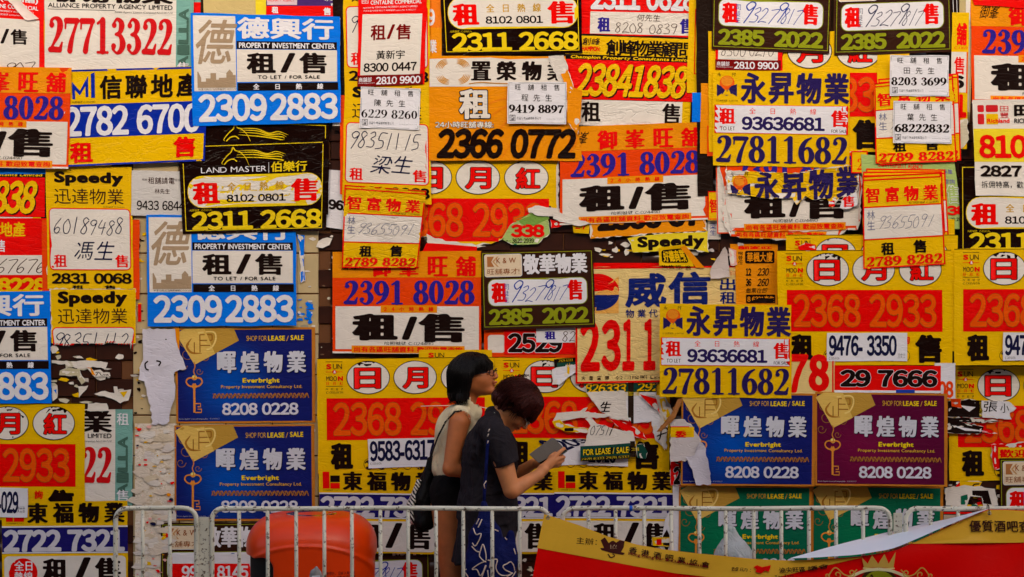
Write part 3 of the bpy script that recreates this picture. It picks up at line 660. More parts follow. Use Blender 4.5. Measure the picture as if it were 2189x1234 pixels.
def confetti(x0, y0, x1, y1, n, cols, label, seed, s0=3, s1=14, name='paper_residue', off=.0115):
    """small torn remnants past counting, one object"""
    rnd = random.Random(seed); V, F, M = [], [], []
    for k in range(n):
        cx, cy = rnd.uniform(x0, x1), rnd.uniform(y0, y1); w = rnd.uniform(s0, s1); h = w*rnd.uniform(.25, .9); m = rnd.randint(5, 9); b = len(V); zz = off+.00003*k
        for i in range(m):
            a = 2*math.pi*i/m; r = rnd.uniform(.45, 1); px, py = cx+w*r*math.cos(a), cy+h*r*math.sin(a); V.append((X(px), -zz-wall_wave(np.array([px]), np.array([py]))[0]*.3-rnd.uniform(0, .0012), Z(py)))
        F.append(tuple(range(b+m-1, b-1, -1))); M.append(rnd.randrange(len(cols)))
    o = mesh_obj(name, V, F, [paper(c) for c in cols], None, M); tag(o, kind='stuff'); return o

# --- bare pilaster and wall: glue, residue
rescols = ['WH', (214,196,170), (190,170,140), 'WH', (226,210,190)]
resid = simple(Q(290, 905, 378, 1234), (208,190,164), 'grey white residue sheet of many torn posters left of the lower blue Everbright poster', cr=.002, lift=.003)
confetti(294, 905, 370, 1230, 60, ['WH', (214,196,170), (222,206,188), (216,204,196)], '', 1, 8, 26, off=.0165)
mr_ = paper((214,198,176)).copy(); mr_.name = 'residue'; nt, N, L, B = nodes(mr_); mx = [n for n in N if n.type == 'MIX'][0]
geo = [n for n in N if n.type == 'NEW_GEOMETRY'][0]; mp = N.new('ShaderNodeMapping'); mp.inputs['Scale'].default_value = (26, 26, 44); L.new(geo.outputs['Position'], mp.inputs[0]); nz = N.new('ShaderNodeTexNoise'); nz.inputs['Scale'].default_value = 1; nz.inputs['Detail'].default_value = 5; nz.inputs['Roughness'].default_value = .7; L.new(mp.outputs[0], nz.inputs[0]); rp = N.new('ShaderNodeValToRGB')
rp.color_ramp.interpolation = 'CONSTANT'; el = rp.color_ramp.elements; el[0].position = 0; el[0].color = lin((90,70,56)); el[1].position = .30; el[1].color = lin((190,166,140))
for ps, c_ in ((.36, (214,196,172)), (.44, (228,214,198)), (.56, (204,188,166)), (.60, (236,226,216)), (.68, 'RD'), (.70, (230,216,200)), (.74, 'Y')): e_ = el.new(ps); e_.color = lin(c_)
L.new(nz.outputs[0], rp.inputs[0]); L.new(rp.outputs[0], mx.inputs[6]); resid.root.data.materials[0] = mr_
confetti(292, 905, 372, 1230, 46, ['RD', 'Y', 'OR', 'SB', 'PK', 'RD', 'Y'], '', 2, 2, 8, off=.0185)
confetti(288, 500, 318, 905, 30, ['WH', 'Y', 'BK', 'CM'], '', 3, 3, 9)
confetti(638, 500, 674, 1110, 26, ['WH', 'BL', 'WH', (160,150,130), 'BK'], '', 5, 3, 11)
confetti(640, 640, 668, 692, 22, ['BL', 'WH', 'BL'], '', 6, 3, 12, off=.013)
confetti(112, 745, 290, 870, 26, ['WH', 'WH', 'CM', 'YG', (200,190,180)], '', 7, 4, 20)
confetti(680, 300, 714, 760, 20, ['WH', 'CM', (120,90,70)], '', 8, 2, 7)
confetti(1270, 528, 1600, 558, 20, ['WH', 'WH', 'WH', 'Y'], '', 9, 4, 14)
confetti(2018, 1030, 2140, 1090, 46, ['WH', 'WH', 'BK', 'GN', 'Y', 'RD'], '', 10, 5, 20)
confetti(2018, 850, 2060, 1000, 20, ['WH', 'BK', 'RD'], '', 11, 3, 12)
confetti(1435, 890, 1480, 1234, 50, ['WH', 'WH', 'Y', 'RD', 'WH'], '', 12, 4, 18)
confetti(1110, 1180, 1200, 1234, 14, ['WH', 'CM'], '', 13, 3, 10)

# --- top left corner
simple(Q(-60, -60, 108, 170), (196,150,60), 'mustard sheet underneath the red agency posters in the top left corner')
simple(Q(55, -80, 104, 24), 'WH', 'white sheet end reading 產業 AGENCY LTD. at the top left corner', [('t', 6, 60, 46, 78, '產', 'BK', .04), ('t', -20, 86, 46, 98, 'AGENCY LTD.', 'BK', .02)], name='poster')
simple(Q(74, -30, 103, 40), 'RD', 'small red sheet with a white 舖 beside the white 27713322 poster', [('t', 5, 32, 26, 48, '舖', 'PK', .01)])
simple(Q(64, 22, 106, 60), 'NV', 'dark blue strip with an orange patch under the peeled corner at top left', [('poly_', [(18, 20), (25, 4), (34, 4), (34, 24)], 'OR')])
simple(Q(82, 44, 106, 150), 'Y', 'narrow yellow sliver with red marks between two posters at top left', [('t', 4, 4, 9, 28, '一', 'KB', 0), ('rect', 2, 35, 7, 60, 'RD')])
centaline([(-70, -22), (96, -6), (98, 190), (-60, 200)], 'red agency poster with orange handwriting and a peeled corner, at the top left', hand='00 907', dark='BK')
for i, (q, c) in enumerate([((380, -40, 432, 160), 'TE'), ((412, 6, 444, 60), 'RD'), ((430, -40, 470, 40), (40,26,10)), ((436, -30, 560, 60), (206,180,120)), ((548, -30, 580, 40), 'LY')]):
    simple(Q(*q), c, ['grey green sheet end beside the white 27713322 poster', 'small red corner above the upper sky blue poster', 'black and cream sheet end above the upper sky blue poster', 'plain beige sheet sticking up above the upper sky blue poster', 'pale yellow strip between beige and purple sheets at the top edge'][i])
simple([(570, -40), (735, -40), (735, 60), (570, 60)], (70,40,110), 'purple poster with a red 租售 strip and white web lettering at the top edge', [('rect', 0, 54, 165, 90, 'RD'), ('t', 12, 56, 26, 70, '租', 'WT', .04), ('t', 122, 58, 138, 74, '售', 'WT', .04), ('t', 138, 48, 160, 55, 'www', 'WT', .02), ('rect', 2, 38, 66, 52, (220,190,200)), ('t', 4, 40, 60, 45, 'PROPERTY AGENCY', 'RD', 0), ('t', 122, 32, 150, 44, '專業', 'WT', 0), ('t', 145, 62, 165, 74, 'Far', 'WH', .05)])
simple(Q(712, -20, 740, 280, 0), 'BK', 'black poster edge showing between the sky blue and the yellow Speedy posters', [('rect', 2, 60, 16, 120, 'WH'), ('t', 3, 230, 24, 244, 'FOR', 'WH', .02), ('rect', 0, 252, 26, 290, 'WH')])

# --- left part
alliance([(98, -45), (416, -38), (414, 168), (98, 160)], 'white poster with a red serif 27713322 and a green right stripe')
alliance([(-33, 873), (285, 875), (284, 1080), (-33, 1076)], 'white poster with only 業 LIMITED 22 showing beside the yellow 紅 2933 poster')
champion([(-187, 322), (104, 326), (103, 520), (-187, 516)], 'red poster with slanted yellow 1838 at the left edge of the wall')
simple([(-40, 345), (132, 352), (133, 372), (-40, 374)], 'BL', 'blue strip of tiny white phone numbers above the slanted yellow 1838', [('t', 42, 6, 165, 13, '94977856 94449126 31884164 94977856', 'WT', 0)])
p = simple(Q(-160, 467, 103, 640), 'RD', 'red poster with yellow 地產 and handwritten 367676 at the left edge', [('t', 134, 8, 216, 40, '信地產', 'YG', .03), ('t', 136, 46, 173, 72, '租售', 'WT', .02), ('rect', 0, 79, 263, 121, 'WH', 'panel')])
p.t(120, 86, 258, 118, '1367676', 'KB', .004, .004, 'hand', sh=.25, name='handwriting'); p.t(80, 127, 262, 160, '2328228', 'YG', .06)
simple(Q(92, 470, 300, 640), 'RO', 'orange red sheet peeping out along the sides of the upper left Speedy poster')
speedy([(100, 354), (283, 358), (287, 618), (104, 618)], 'yellow Speedy poster with handwritten 60189488 above its torn twin')
p = P(181, 262, [(108, 617), (292, 616), (292, 878), (110, 878)], 'YG', 'yellow Speedy poster torn off halfway above the bare brown tiles', group=GRP['sp'], torn=[(108, 617), (292, 616), (292, 734), (262, 735), (240, 731), (214, 736), (170, 733), (150, 738), (112, 733)])
p.t(17, 6, 163, 40, 'Speedy', 'BK', .06, .05, name='heading'); p.t(17, 43, 163, 76, '迅達物業', 'KB', 0, name='heading'); p.rr(7, 85, 177, 200, 8, 'WH', 'panel', 'RD', 2.2); p.hand(12, 94, 166, 134, '98351112')
scrap([(112, 770), (150, 773), (200, 771), (232, 775), (226, 790), (200, 784), (170, 788), (140, 778), (112, 776)], 'WH', 'long white torn strip on the upper bare brown tiles')
scrap([(130, 792), (150, 786), (172, 790), (184, 816), (176, 822), (166, 803), (128, 802)], (196,184,150), 'beige torn patch on the bare brown tiles left of the white scrap with ink')
scrap([(186, 785), (196, 786), (204, 794), (236, 796), (238, 804), (204, 805)], 'WH', 'white scrap with ink strokes and an orange corner on the bare tiles', [('poly_', [(186, 785), (197, 786), (206, 803), (198, 800)], 'OR'), ('t', 206, 792, 234, 803, '六灬', 'BK', .02)])
scrap([(168, 826), (190, 824), (178, 840), (170, 850)], 'WH', 'small triangular white scrap on the lower bare tiles')
scrap([(202, 842), (226, 835), (246, 840), (244, 826), (252, 826), (254, 838), (282, 832), (276, 856), (258, 862), (240, 852), (214, 846)], 'WH', 'frayed white scrap with a yellow centre on the lower bare tiles', [('poly_', [(258, 838), (274, 836), (266, 850)], 'YG')])
scrap([(112, 826), (124, 824), (124, 850), (114, 858)], 'WH', 'small white and blue scrap at the left end of the bare tiles', [('poly_', [(116, 834), (122, 832), (122, 842)], 'BL')])
scrap([(190, 862), (230, 862), (234, 878), (188, 878)], 'WH', 'white torn tab above the 業 LIMITED poster')
takhing([(-206, 626), (109, 622), (113, 862), (-204, 862)], 'sky blue poster cut by the left edge, showing 行 and 883')
sunmoon([(-186, 862), (183, 862), (183, 1113), (-186, 1110)], 'yellow 日月紅 poster at the lower left with 紅 and 2933 showing', rough=.3)
dongfu([(6, 1072), (274, 1070), (276, 1260), (8, 1262)], 'yellow and navy 2722 7321 poster with a red hotline disc at the lower left', circ=True)
p = simple(Q(-60, 1042, 62, 1104, 1), 'WT', 'white number strip ending 029 pasted on the lower left 日月紅 poster', [], name='number_sticker', cat='sticker'); p.t(10, 7, 102, 54, '9583-029', 'SB', .045, .03); p.t(100, 38, 116, 52, '女士洽', 'SB', 0, vert=False, name='small_print')
simple(Q(8, 1040, 60, 1200), 'YG', 'yellow sheet edge under the lower left posters') if 0 else None
p = simple(Q(283, 366, 402, 462, 1), (206,200,196), 'crumpled white paper note reading 租舖請電 9433684', [], name='paper_note', cat='note', cr=.004, up=-1); p.t(22, 14, 104, 28, '**租舖請電**', 'KB', 0, name='lettering'); p.t(50, 38, 82, 49, '林先生', 'KB', 0); p.t(12, 64, 114, 84, '9433 6844', 'BK', .012)
scrap([(157, 266), (150, 300), (138, 322), (120, 346), (108, 356), (106, 336), (116, 318), (132, 300)], (224,208,200), 'white curled back corner of the orange poster at the left, over the yellow 租 band', amp=1, cr=.006, lift=.008, core=(224,208,200))
scrap([(14, -6), (38, -6), (60, 20), (86, 42), (62, 46), (46, 32), (30, 12)], (236,214,206), 'pinkish white rolled corner peeling off at the top left', amp=1, cr=.005, lift=.008, core=(236,214,206))
scrap([(266, 186), (280, 184), (284, 194), (276, 202), (266, 200)], 'RD', 'tiny red and white torn spot on the character 聯')
takhing([(315, 460), (634, 462), (635, 696), (318, 698)], 'lower sky blue 德興行 poster on the cream pilaster, its top hidden by the black poster')
scrap([(634, 500), (652, 503), (650, 560), (653, 600), (644, 605), (640, 520)], 'BL', 'ragged blue torn strip at the right of the lower sky blue poster')
simple([(296, 650), (303, 650), (303, 688), (296, 688)], 'RD', 'small red paper strip on the cream pilaster left of the lower sky blue poster', name='paper_strip')
simple([(700, 363), (740, 366), (740, 492), (698, 486)], 'WT', 'white sheet edge with the digits 96 beside the black horse poster', [('t', 4, 62, 50, 84, '962', 'BK', .06)])
landmaster([(388, 250), (705, 262), (703, 460), (395, 450)], 'black horse poster mostly hidden behind a second one with the same horse')
landmaster([(384, 308), (700, 297), (696, 494), (393, 501)], 'black glossy horse poster with 2311 2668 pasted over the lower sky blue poster', lift=.003, cr=.001, bump=.7)
p = P(310, 210, [(132, 152), (448, 144), (440, 345), (138, 358)], 'YG', 'yellow and blue 信聯地產 2782 6700 poster left of the upper sky blue poster', rough=.3, lift=.003)
p.frame(0, 0, 310, 210, 'NV', 4); p.rect(2, 76, 308, 148, 'NV')
p.poly_([(24, 64), (24, 26), (40, 46), (58, 14), (58, 60), (52, 60), (52, 36), (40, 56), (30, 44), (30, 64)], 'NV', 'emblem'); p.poly_([(64, 62), (64, 10), (72, 6), (72, 62)], 'NV', 'emblem')
for i, ch in enumerate('信聯地產'): p.t(82+i*54, 14, 82+i*54+47, 66, ch, 'BK', .034, .026, name='heading')
p.t(24, 68, 72, 73, '牌照號碼 C-030391', 'KB', 0, name='small_print'); p.t(6, 80, 298, 146, '2782 6700', 'WT', .045, .03); p.t(16, 158, 66, 203, '租', 'RD', .04, .03); p.t(240, 154, 288, 200, '售', 'RD', .04, .025)
yufung([(-156, 143), (157, 147), (150, 362), (-158, 358)], 'orange poster cut by the left edge, showing 旺舖 and 8028', lift=.004)
takhing([(410, 30), (728, 38), (730, 263), (415, 271)], 'whole sky blue 德興行 poster at the top, above the black horse poster', rough=.36)
scrap([(681, 516), (700, 508), (711, 510), (705, 524), (690, 531), (676, 528)], 'WH', 'small white fin of paper on the brown tiles right of the black horse poster')
everbright([(376, 702), (674, 700), (675, 903), (378, 905)], 'EB', 'upper blue Everbright poster on the cream pilaster')
everbright([(374, 909), (673, 906), (675, 1113), (374, 1112)], 'EB', 'lower blue Everbright poster on the pilaster, cut by the barrier rail')
simple([(372, 701), (385, 701), (383, 790), (376, 800)], 'OR', 'thin orange strip along the left edge of the upper blue Everbright poster', name='paper_strip')
scrap([(307, 703), (376, 703), (382, 742), (392, 765), (400, 788), (386, 790), (375, 795), (376, 844), (368, 870), (364, 900), (357, 906), (325, 907), (328, 900), (320, 860), (315, 830), (311, 815), (298, 811), (300, 786), (308, 769)], (214,208,220), 'long white peeling paper with ink spots left of the upper blue Everbright poster',
  [('line', [(318, 772), (312, 778), (314, 788), (320, 791)], 'BK', 3), ('line', [(336, 771), (345, 774), (341, 782)], 'BK', 3), ('ell', 355, 724, 358, 727, 'BK')], amp=1, cr=.007, up=1, lift=.006, core=(214,208,220))
kw([(345, 1117), (593, 1115), (593, 1290), (345, 1292)], 'dark brown K&W poster behind the left barrier, under the blue Everbright poster')
p = simple(Q(370, 1184, 536, 1300), 'WT', 'red and white 9999 8145 strip behind the barrier left of the orange bin', [], name='number_sticker', cat='sticker'); p.rect(0, 20, 166, 64, 'RD'); p.t(20, 24, 162, 52, '9999 8145', 'WT', .04)
kw([(668, 1138), (918, 1133), (920, 1305), (670, 1310)], 'dark brown K&W poster behind the barrier right of the orange bin')

# --- middle left
simple(Q(900, 60, 944, 132), 'OR', 'orange sheet end with a white 業 beside the red Centaline poster', [('t', 16, 26, 34, 54, '業', 'WT', .03)])
simple(Q(896, -30, 945, 62), (240,120,20), 'orange sheet with a white 9 between the red and black posters at the top', [('t', 18, 50, 34, 86, '9', 'WT', .04)])
sunmoon([(808, 336), (1195, 338), (1194, 590), (806, 590)], 'yellow poster showing ovals 月 and 紅 above 68 293, torn at the bottom', torn=[(808, 336), (1195, 338), (1194, 460), (1176, 440), (1150, 452), (1110, 478), (1085, 505), (1050, 522), (1010, 527), (950, 520), (914, 506), (808, 500)])
speedy([(733, -74), (918, -80), (920, 190), (738, 186)], 'yellow Speedy poster behind the red Centaline poster at the top', ('98351115', '梁生'))
simple([(728, 205), (745, 205), (742, 420), (728, 416)], 'RO', 'red edged sheet behind the left side of the 98351115 poster')
speedy([(738, 174), (919, 178), (923, 438), (732, 430)], 'yellow Speedy poster with handwritten 98351115 and 梁生 under the small white note', ('98351115', '梁生'))
zhifu([(742, 250), (920, 255), (918, 545), (745, 540)], 'yellow and red poster edge under the Speedy poster with 梁生') if 0 else None
scrap([(912, 500), (930, 510), (985, 520), (1040, 527), (1020, 530), (960, 527), (916, 524)], 'WH', 'thin white torn edge under the 68 293 number')
scrap([(1072, 512), (1090, 482), (1112, 470), (1140, 452), (1172, 448), (1175, 500), (1150, 522), (1100, 524)], 'LG', 'green torn remnant with red 338 and a fax number', [('poly_', [(1100, 470), (1172, 445), (1174, 468), (1130, 488)], (120,160,70)), ('t', 1092, 480, 1164, 508, '338', 'RD', .06), ('t', 1073, 510, 1141, 520, 'Fax : 3620 2939', 'BK', .02), ('rect', 1080, 521, 1160, 524, 'GN')])
scrap([(1128, 446), (1144, 440), (1168, 444), (1192, 446), (1234, 462), (1230, 476), (1205, 470), (1180, 463), (1150, 462), (1130, 455)], 'WH', 'white torn flap beside the green 338 remnant')
scrap([(1176, 470), (1205, 472), (1215, 480), (1196, 486), (1178, 488)], 'RD', 'small red and white torn end on the brown tiles under the flap')
simple([(912, 520), (1020, 528), (1018, 545), (900, 545)], 'RD', 'red strip between the torn yellow poster and the orange 御峯 poster below', name='paper_strip')
centaline([(768, -20), (914, -24), (908, 182), (765, 187)], 'red Centaline poster with typed 黃新宇 8300 0447', rough=.36)
sticker(Q(771, 189, 898, 277, 2), '陳先生', '6229 8260', 'white note reading 陳先生 6229 8260 under the red Centaline poster', bold=-.004)
simple([(1196, 120), (1215, 118), (1240, 190), (1212, 262), (1200, 262)], 'OR', 'orange torn corner beside the slanted yellow 23841838') if 0 else None
p = P(290, 230, [(1246, -150), (1492, -148), (1490, 82), (1240, 76)], 'RD', 'red poster with white 2311 0628 over handwritten 8208 0839 at the top', rough=.4, bump=.8)
p.rect(24, 178, 286, 226, 'WH', 'panel'); p.t(24, 122, 286, 174, '2311 0628', 'WT', .045, oc='DR', ow=.012); p.t(42, 190, 74, 222, '租', 'PB', .06, .02); p.t(246, 190, 280, 222, '售', 'PB', .06, .015); p.t(140, 182, 198, 197, '何先生', 'KB', 0, sh=.2, name='handwriting'); p.t(86, 200, 240, 224, '8208 0839', 'KB', .002, .002, 'hand', jit=.04, name='handwriting')
champion([(1207, 72), (1496, 82), (1487, 274), (1210, 268)], 'red poster with slanted yellow 23841838 under the calligraphy 創峰物業顧問', bump=.8)
simple([(1222, 470), (1262, 472), (1258, 500), (1226, 498)], 'Y', 'yellow scrap with red 27 under the right 御峯旺舖 poster', [('t', 5, 4, 34, 20, '27', 'RD', .0, {'font': 'serif'})])
p = P(260, 60, [(1258, 455), (1506, 448), (1510, 494), (1262, 511)], 'OR', 'orange torn remnant with the lower halves of 2366 07', torn=[(1258, 462), (1300, 455), (1506, 448), (1510, 494), (1420, 498), (1340, 505), (1262, 511)])
p.t(16, -14, 320, 45, '2366 0772', 'BK', .08, .06)
p = P(160, 60, [(1344, 496), (1512, 490), (1514, 548), (1346, 552)], 'LY', 'pale yellow torn Speedy remnant in the middle of the wall', torn=[(1340, 510), (1362, 506), (1420, 500), (1512, 494), (1514, 540), (1440, 530), (1400, 538), (1352, 540), (1348, 524)]); p.t(16, 12, 152, 44, 'Speedy', 'BK', .06, .05)
yufung([(1196, 273), (1508, 262), (1512, 470), (1196, 482)], 'orange 御峯旺舖 2391 8028 poster right of the 日月紅 ovals, with a curled bottom', lift=.004, cr=.001)
scrap([(1180, 452), (1210, 460), (1240, 472), (1260, 478), (1240, 484), (1204, 476), (1182, 468)], 'WH', 'white curled strip at the lower left of the right 御峯旺舖 poster')
p = P(327, 222, [(918, 122), (1208, 122), (1245, 345), (918, 344)], 'OR', 'orange and white 置榮物業 2366 0772 poster with a torn upper right corner', rough=.33, cr=.0012)
p.q = np.array([(918, 122), (1245, 122), (1245, 345), (918, 344)], float)
for i in range(7): p.line([(20+i*45, 216), (60+i*42, 150+i*6), (130+i*30, 100+i*9), (210+i*14, 80+i*18)], (232,130,14), 5, 'pattern', taper=1)
p.poly_([(1, 6), (130, 3), (170, 7), (262, 4), (284, 20), (280, 64), (1, 65)], 'WH', 'panel')
for i, ch in enumerate('置榮物業'): p.t(89+i*54, 11, 89+i*54+43, 52, ch, 'BK', .05, .015, name='heading')
for k in range(4):
    a0 = k*math.pi/2
    for j in range(5):
        r = 17+j*3.2; p.line([(51+r*math.cos(a0+t_)*1.05+8*math.cos(a0+.8), 33+r*math.sin(a0+t_)*.8+6*math.sin(a0+.8)) for t_ in (.1, .5, .9, 1.3)], (206,140,30), 2, 'swirl_emblem', taper=1)
p.line([(85, 59), (110, 56), (150, 58), (262, 60)], (190,130,40), 2, 'rule'); p.t(64, 70, 130, 134, '租', 'WH', .035, .03, oc='BK', ow=.03); p.t(13, 139, 137, 153, '24小時旺舖專線:', 'WH', .02, oc='KB', ow=.03); p.t(18, 154, 314, 218, '2366 0772', 'BK', .055, .045, sh=.1)
scrap([(1172, 122), (1204, 120), (1214, 150), (1206, 176), (1196, 178), (1188, 160), (1176, 140)], (214,204,196), 'crumpled white torn paper at the corner of the orange 置榮物業 poster', cr=.008)
scrap([(1198, 160), (1212, 150), (1226, 190), (1244, 196), (1240, 262), (1234, 290), (1212, 262), (1212, 200), (1206, 180)], 'OR', 'ragged orange strip between 置榮物業 and the red 23841838 poster')
sticker(Q(1085, 177.5, 1210, 267, .6), '程先生', '9419 8897', 'white note reading 程先生 9419 8897 on the orange 置榮物業 poster', bold=.02)
landmaster([(938, -74), (1240, -80), (1245, 115), (948, 119)], 'black 2311 2668 poster cut by the top edge of the picture')
yufung([(712, 539), (1029, 537), (1029, 757), (712, 755)], 'whole orange 御峯旺舖 2391 8028 poster left of the dark K&W poster')
zhifu([(738, 396), (912, 409), (893, 573), (732, 573)], 'yellow 智富物業 poster with faint handwriting, curled at its bottom, above the orange 2391 8028 poster', cr=.005, lift=.006, bump=1.0)
# --- centre and lower centre
simple(Q(1035, 700, 1235, 765), 'RO', 'red orange sheet with a white field under the dark K&W poster', [('rr', 8, 16, 44, 54, 6, 'WH', 'panel')])
p = simple(Q(1078, 706, 1232, 758), 'RD', 'red sheet with black 2529 under the dark K&W poster', []); p.t(8, 6, 124, 48, '2529', 'BK', .045, oc='WT', ow=.02)
p = simple(Q(1146, 692, 1234, 732), 'WT', 'white torn sheet with 租 82 under the dark K&W poster', []); p.t(18, 16, 42, 34, '租', 'PB', .05, .02); p.t(56, 16, 86, 38, '82', 'KB', .002, .002, 'hand', name='handwriting')
simple(Q(896, 748, 1052, 775), 'Y', 'yellow sliver reading SUN above the lower 日月紅 poster', [('t', 20, 6, 32, 16, 'S', 'RD', .05), ('t', 34, 6, 54, 16, 'UN', 'KB', 0), ('poly_', [(74, 18), (92, 8), (110, 12), (104, 22)], 'WH')])
sunmoon([(679, 766), (1057, 763), (1057, 1010), (681, 1012)], 'yellow 日月紅 2368 poster behind the young woman with the bob haircut')
simple([(787, 938), (935, 934), (935, 996), (789, 1000)], 'WT', 'white 9583-6317 strip pasted on the poster left of the two women', [('t', 4, 4, 144, 48, '9583-6317', 'SB', .045, .03), ('t', 4, 50, 28, 55, 'C-005918', 'BK', 0)], name='number_sticker', cat='sticker')
sunmoon([(1057, 763), (1432, 765), (1430, 1008), (1058, 1006)], 'yellow 日月紅 2368 poster with long rips in front of the bowed woman')
simple([(1182, 938), (1242, 937), (1300, 946), (1290, 992), (1186, 995)], 'WT', 'white torn number strip 209 in front of the phone', [('t', -42, 3, 58, 46, '9209', 'SB', .045, .03)], name='number_sticker', cat='sticker')
simple([(1255, 968), (1342, 968), (1342, 997), (1255, 994)], 'WT', 'white number strip 1020 mostly hidden by the green lease strip', [('t', 2, -12, 62, 20, '1020', 'SB', .045, .03)], name='number_sticker', cat='sticker')
g28 = (20,70,60)
p = scrap([(1248, 812), (1330, 815), (1380, 820), (1402, 818), (1400, 850), (1424, 900), (1424, 960), (1400, 940), (1392, 900), (1352, 905), (1330, 880), (1290, 875), (1262, 852), (1250, 830)], 'WT', 'large white torn sheet with ink writing and dark bands over the ripped 2368 poster',
  [('rect', 1248, 812, 1402, 838, g28, 'colour_band'), ('t', 1250, 820, 1338, 839, '826333', 'Y', .03, {'sh': .2, 'oc': 'BK', 'ow': .04}), ('t', 1362, 818, 1410, 836, '292', 'Y', .03, {'sh': .2, 'oc': 'BK', 'ow': .04}), ('rect', 1342, 818, 1354, 905, (44,28,20), 'dark_band'), ('t', 1343, 822, 1352, 860, '2928', 'YB', 0, {'rot': 90}), ('t', 1283, 858, 1306, 878, '生', 'BK', .02)], cr=.004)
p = scrap([(1252, 838), (1334, 835), (1344, 900), (1306, 892), (1284, 880), (1268, 858)], 'WH', 'white torn flap with a handwritten 生 above the ripped number', [('t', 1282, 858, 1306, 880, '生', 'BK', .02, {'sh': .3})])
p = scrap([(1376, 842), (1400, 848), (1412, 892), (1402, 936), (1420, 962), (1426, 912), (1438, 880), (1420, 846)], 'WH', 'white torn strip with handwritten 908 at the right of the ripped poster', [('t', 1366, 898, 1420, 944, '908', 'BK', .012, .012, 'hand', {'sh': .2, 'rot': 30}), ('t', 1380, 858, 1394, 880, '卡', 'BK', .02)])
scrap([(1366, 842), (1402, 852), (1410, 884), (1392, 868)], 'RD', 'red torn wedge beside the handwritten 908')
scrap([(1408, 852), (1420, 850), (1432, 886), (1420, 902)], 'Y', 'yellow torn wedge right of the red one above the handwritten 908')
scrap([(1190, 882), (1240, 878), (1256, 870), (1250, 880), (1286, 884), (1308, 888), (1282, 892), (1240, 892), (1200, 900), (1182, 898)], 'WH', 'long thin white rip across the 2368 number in front of the bowed woman')
scrap([(1180, 900), (1196, 896), (1206, 906), (1262, 916), (1262, 924), (1210, 922), (1186, 912)], 'Y', 'yellow tongue of paper under the long white rip', [('t', 1206, 914, 1226, 921, '一', 'BK', .06)])
scrap([(1300, 892), (1340, 906), (1374, 924), (1384, 940), (1352, 930), (1322, 912)], 'RD', 'red torn tongue above the green FOR LEASE / SALE strip')
scrap([(1250, 894), (1262, 890), (1275, 905), (1300, 912), (1352, 922), (1358, 948), (1300, 952), (1246, 952), (1256, 925), (1262, 910)], 'WH', 'white torn sheet with ink digits above the FOR LEASE / SALE strip', [('t', 1262, 908, 1300, 930, '0751', 'BK', .006, .006, 'hand', {'sh': .25, 'name': 'handwriting'}), ('line', [(1302, 930), (1312, 906)], 'BK', 2)])
p = simple([(1240, 953), (1346, 946), (1346, 978), (1240, 984)], g28, 'green and black strip reading FOR LEASE / SALE in front of the phone', []); p.t(6, 7, 103, 20, 'FOR LEASE / SALE', 'YB', .025, sh=0, oc='BK', ow=.04); p.rect(0, 24, 106, 32, (30,20,14)); p.t(2, 25, 104, 30, '2928 6333 2928 6333', 'YB', 0)
simple([(1346, 942), (1356, 942), (1358, 976), (1346, 976)], (40,26,18), 'narrow black strip with yellow digits at the end of the FOR LEASE strip', [('t', 1, 4, 8, 30, '2928', 'YB', 0, {'rot': 90})], name='paper_strip')
p = scrap([(1360, 950), (1376, 948), (1384, 966), (1380, 980), (1362, 978)], g28, 'small green torn strip beside the black 售 of the ripped poster')
p = simple([(1184, 768), (1232, 764), (1232, 800), (1186, 800)], g28, 'green sheet with black edges beside the red 2311 poster', [('rect', 0, 0, 48, 8, 'BK'), ('rect', 0, 8, 6, 34, 'BK'), ('t', 10, 1, 40, 7, '2928 6333', 'YB', 0), ('t', 24, 13, 46, 28, 'DN', 'WT', .03)])
scrap([(1180, 790), (1200, 784), (1228, 780), (1234, 786), (1230, 796), (1214, 806), (1196, 822), (1180, 822)], 'WT', 'white paper tongue with a yellow fold beside the red 2311 poster', [('poly_', [(1212, 776), (1218, 774), (1217, 800), (1212, 800)], 'YG')], cr=.006, lift=.006)
dongfu([(683, 1003), (935, 1006), (935, 1183), (685, 1180)], 'yellow and navy 東福物業 poster under the poster left of the women')
dongfu([(936, 1004), (1187, 1004), (1187, 1182), (938, 1182)], 'yellow and navy poster half hidden behind the two women')
dongfu([(1184, 1002), (1440, 1004), (1441, 1182), (1186, 1180)], 'yellow and navy 東福物業 2722 7321 poster right of the bowed woman')
scrap([(1420, 1110), (1432, 1085), (1442, 1100), (1436, 1160), (1418, 1200), (1408, 1180)], 'WT', 'crumpled white and black torn paper behind the barrier right of the navy number', [('poly_', [(1412, 1150), (1424, 1130), (1434, 1150), (1424, 1180)], 'BK')], cr=.006)
scrap([(1392, 1146), (1430, 1146), (1432, 1166), (1394, 1164)], 'Y', 'small yellow paper with a red and black logo behind the barrier', [('rect', 1402, 1150, 1413, 1163, 'RD'), ('rect', 1416, 1158, 1430, 1164, 'BK')])
simple([(1436, 1000), (1454, 1006), (1452, 1180), (1438, 1176)], 'WT', 'narrow white strip at the left of the green Everbright poster')
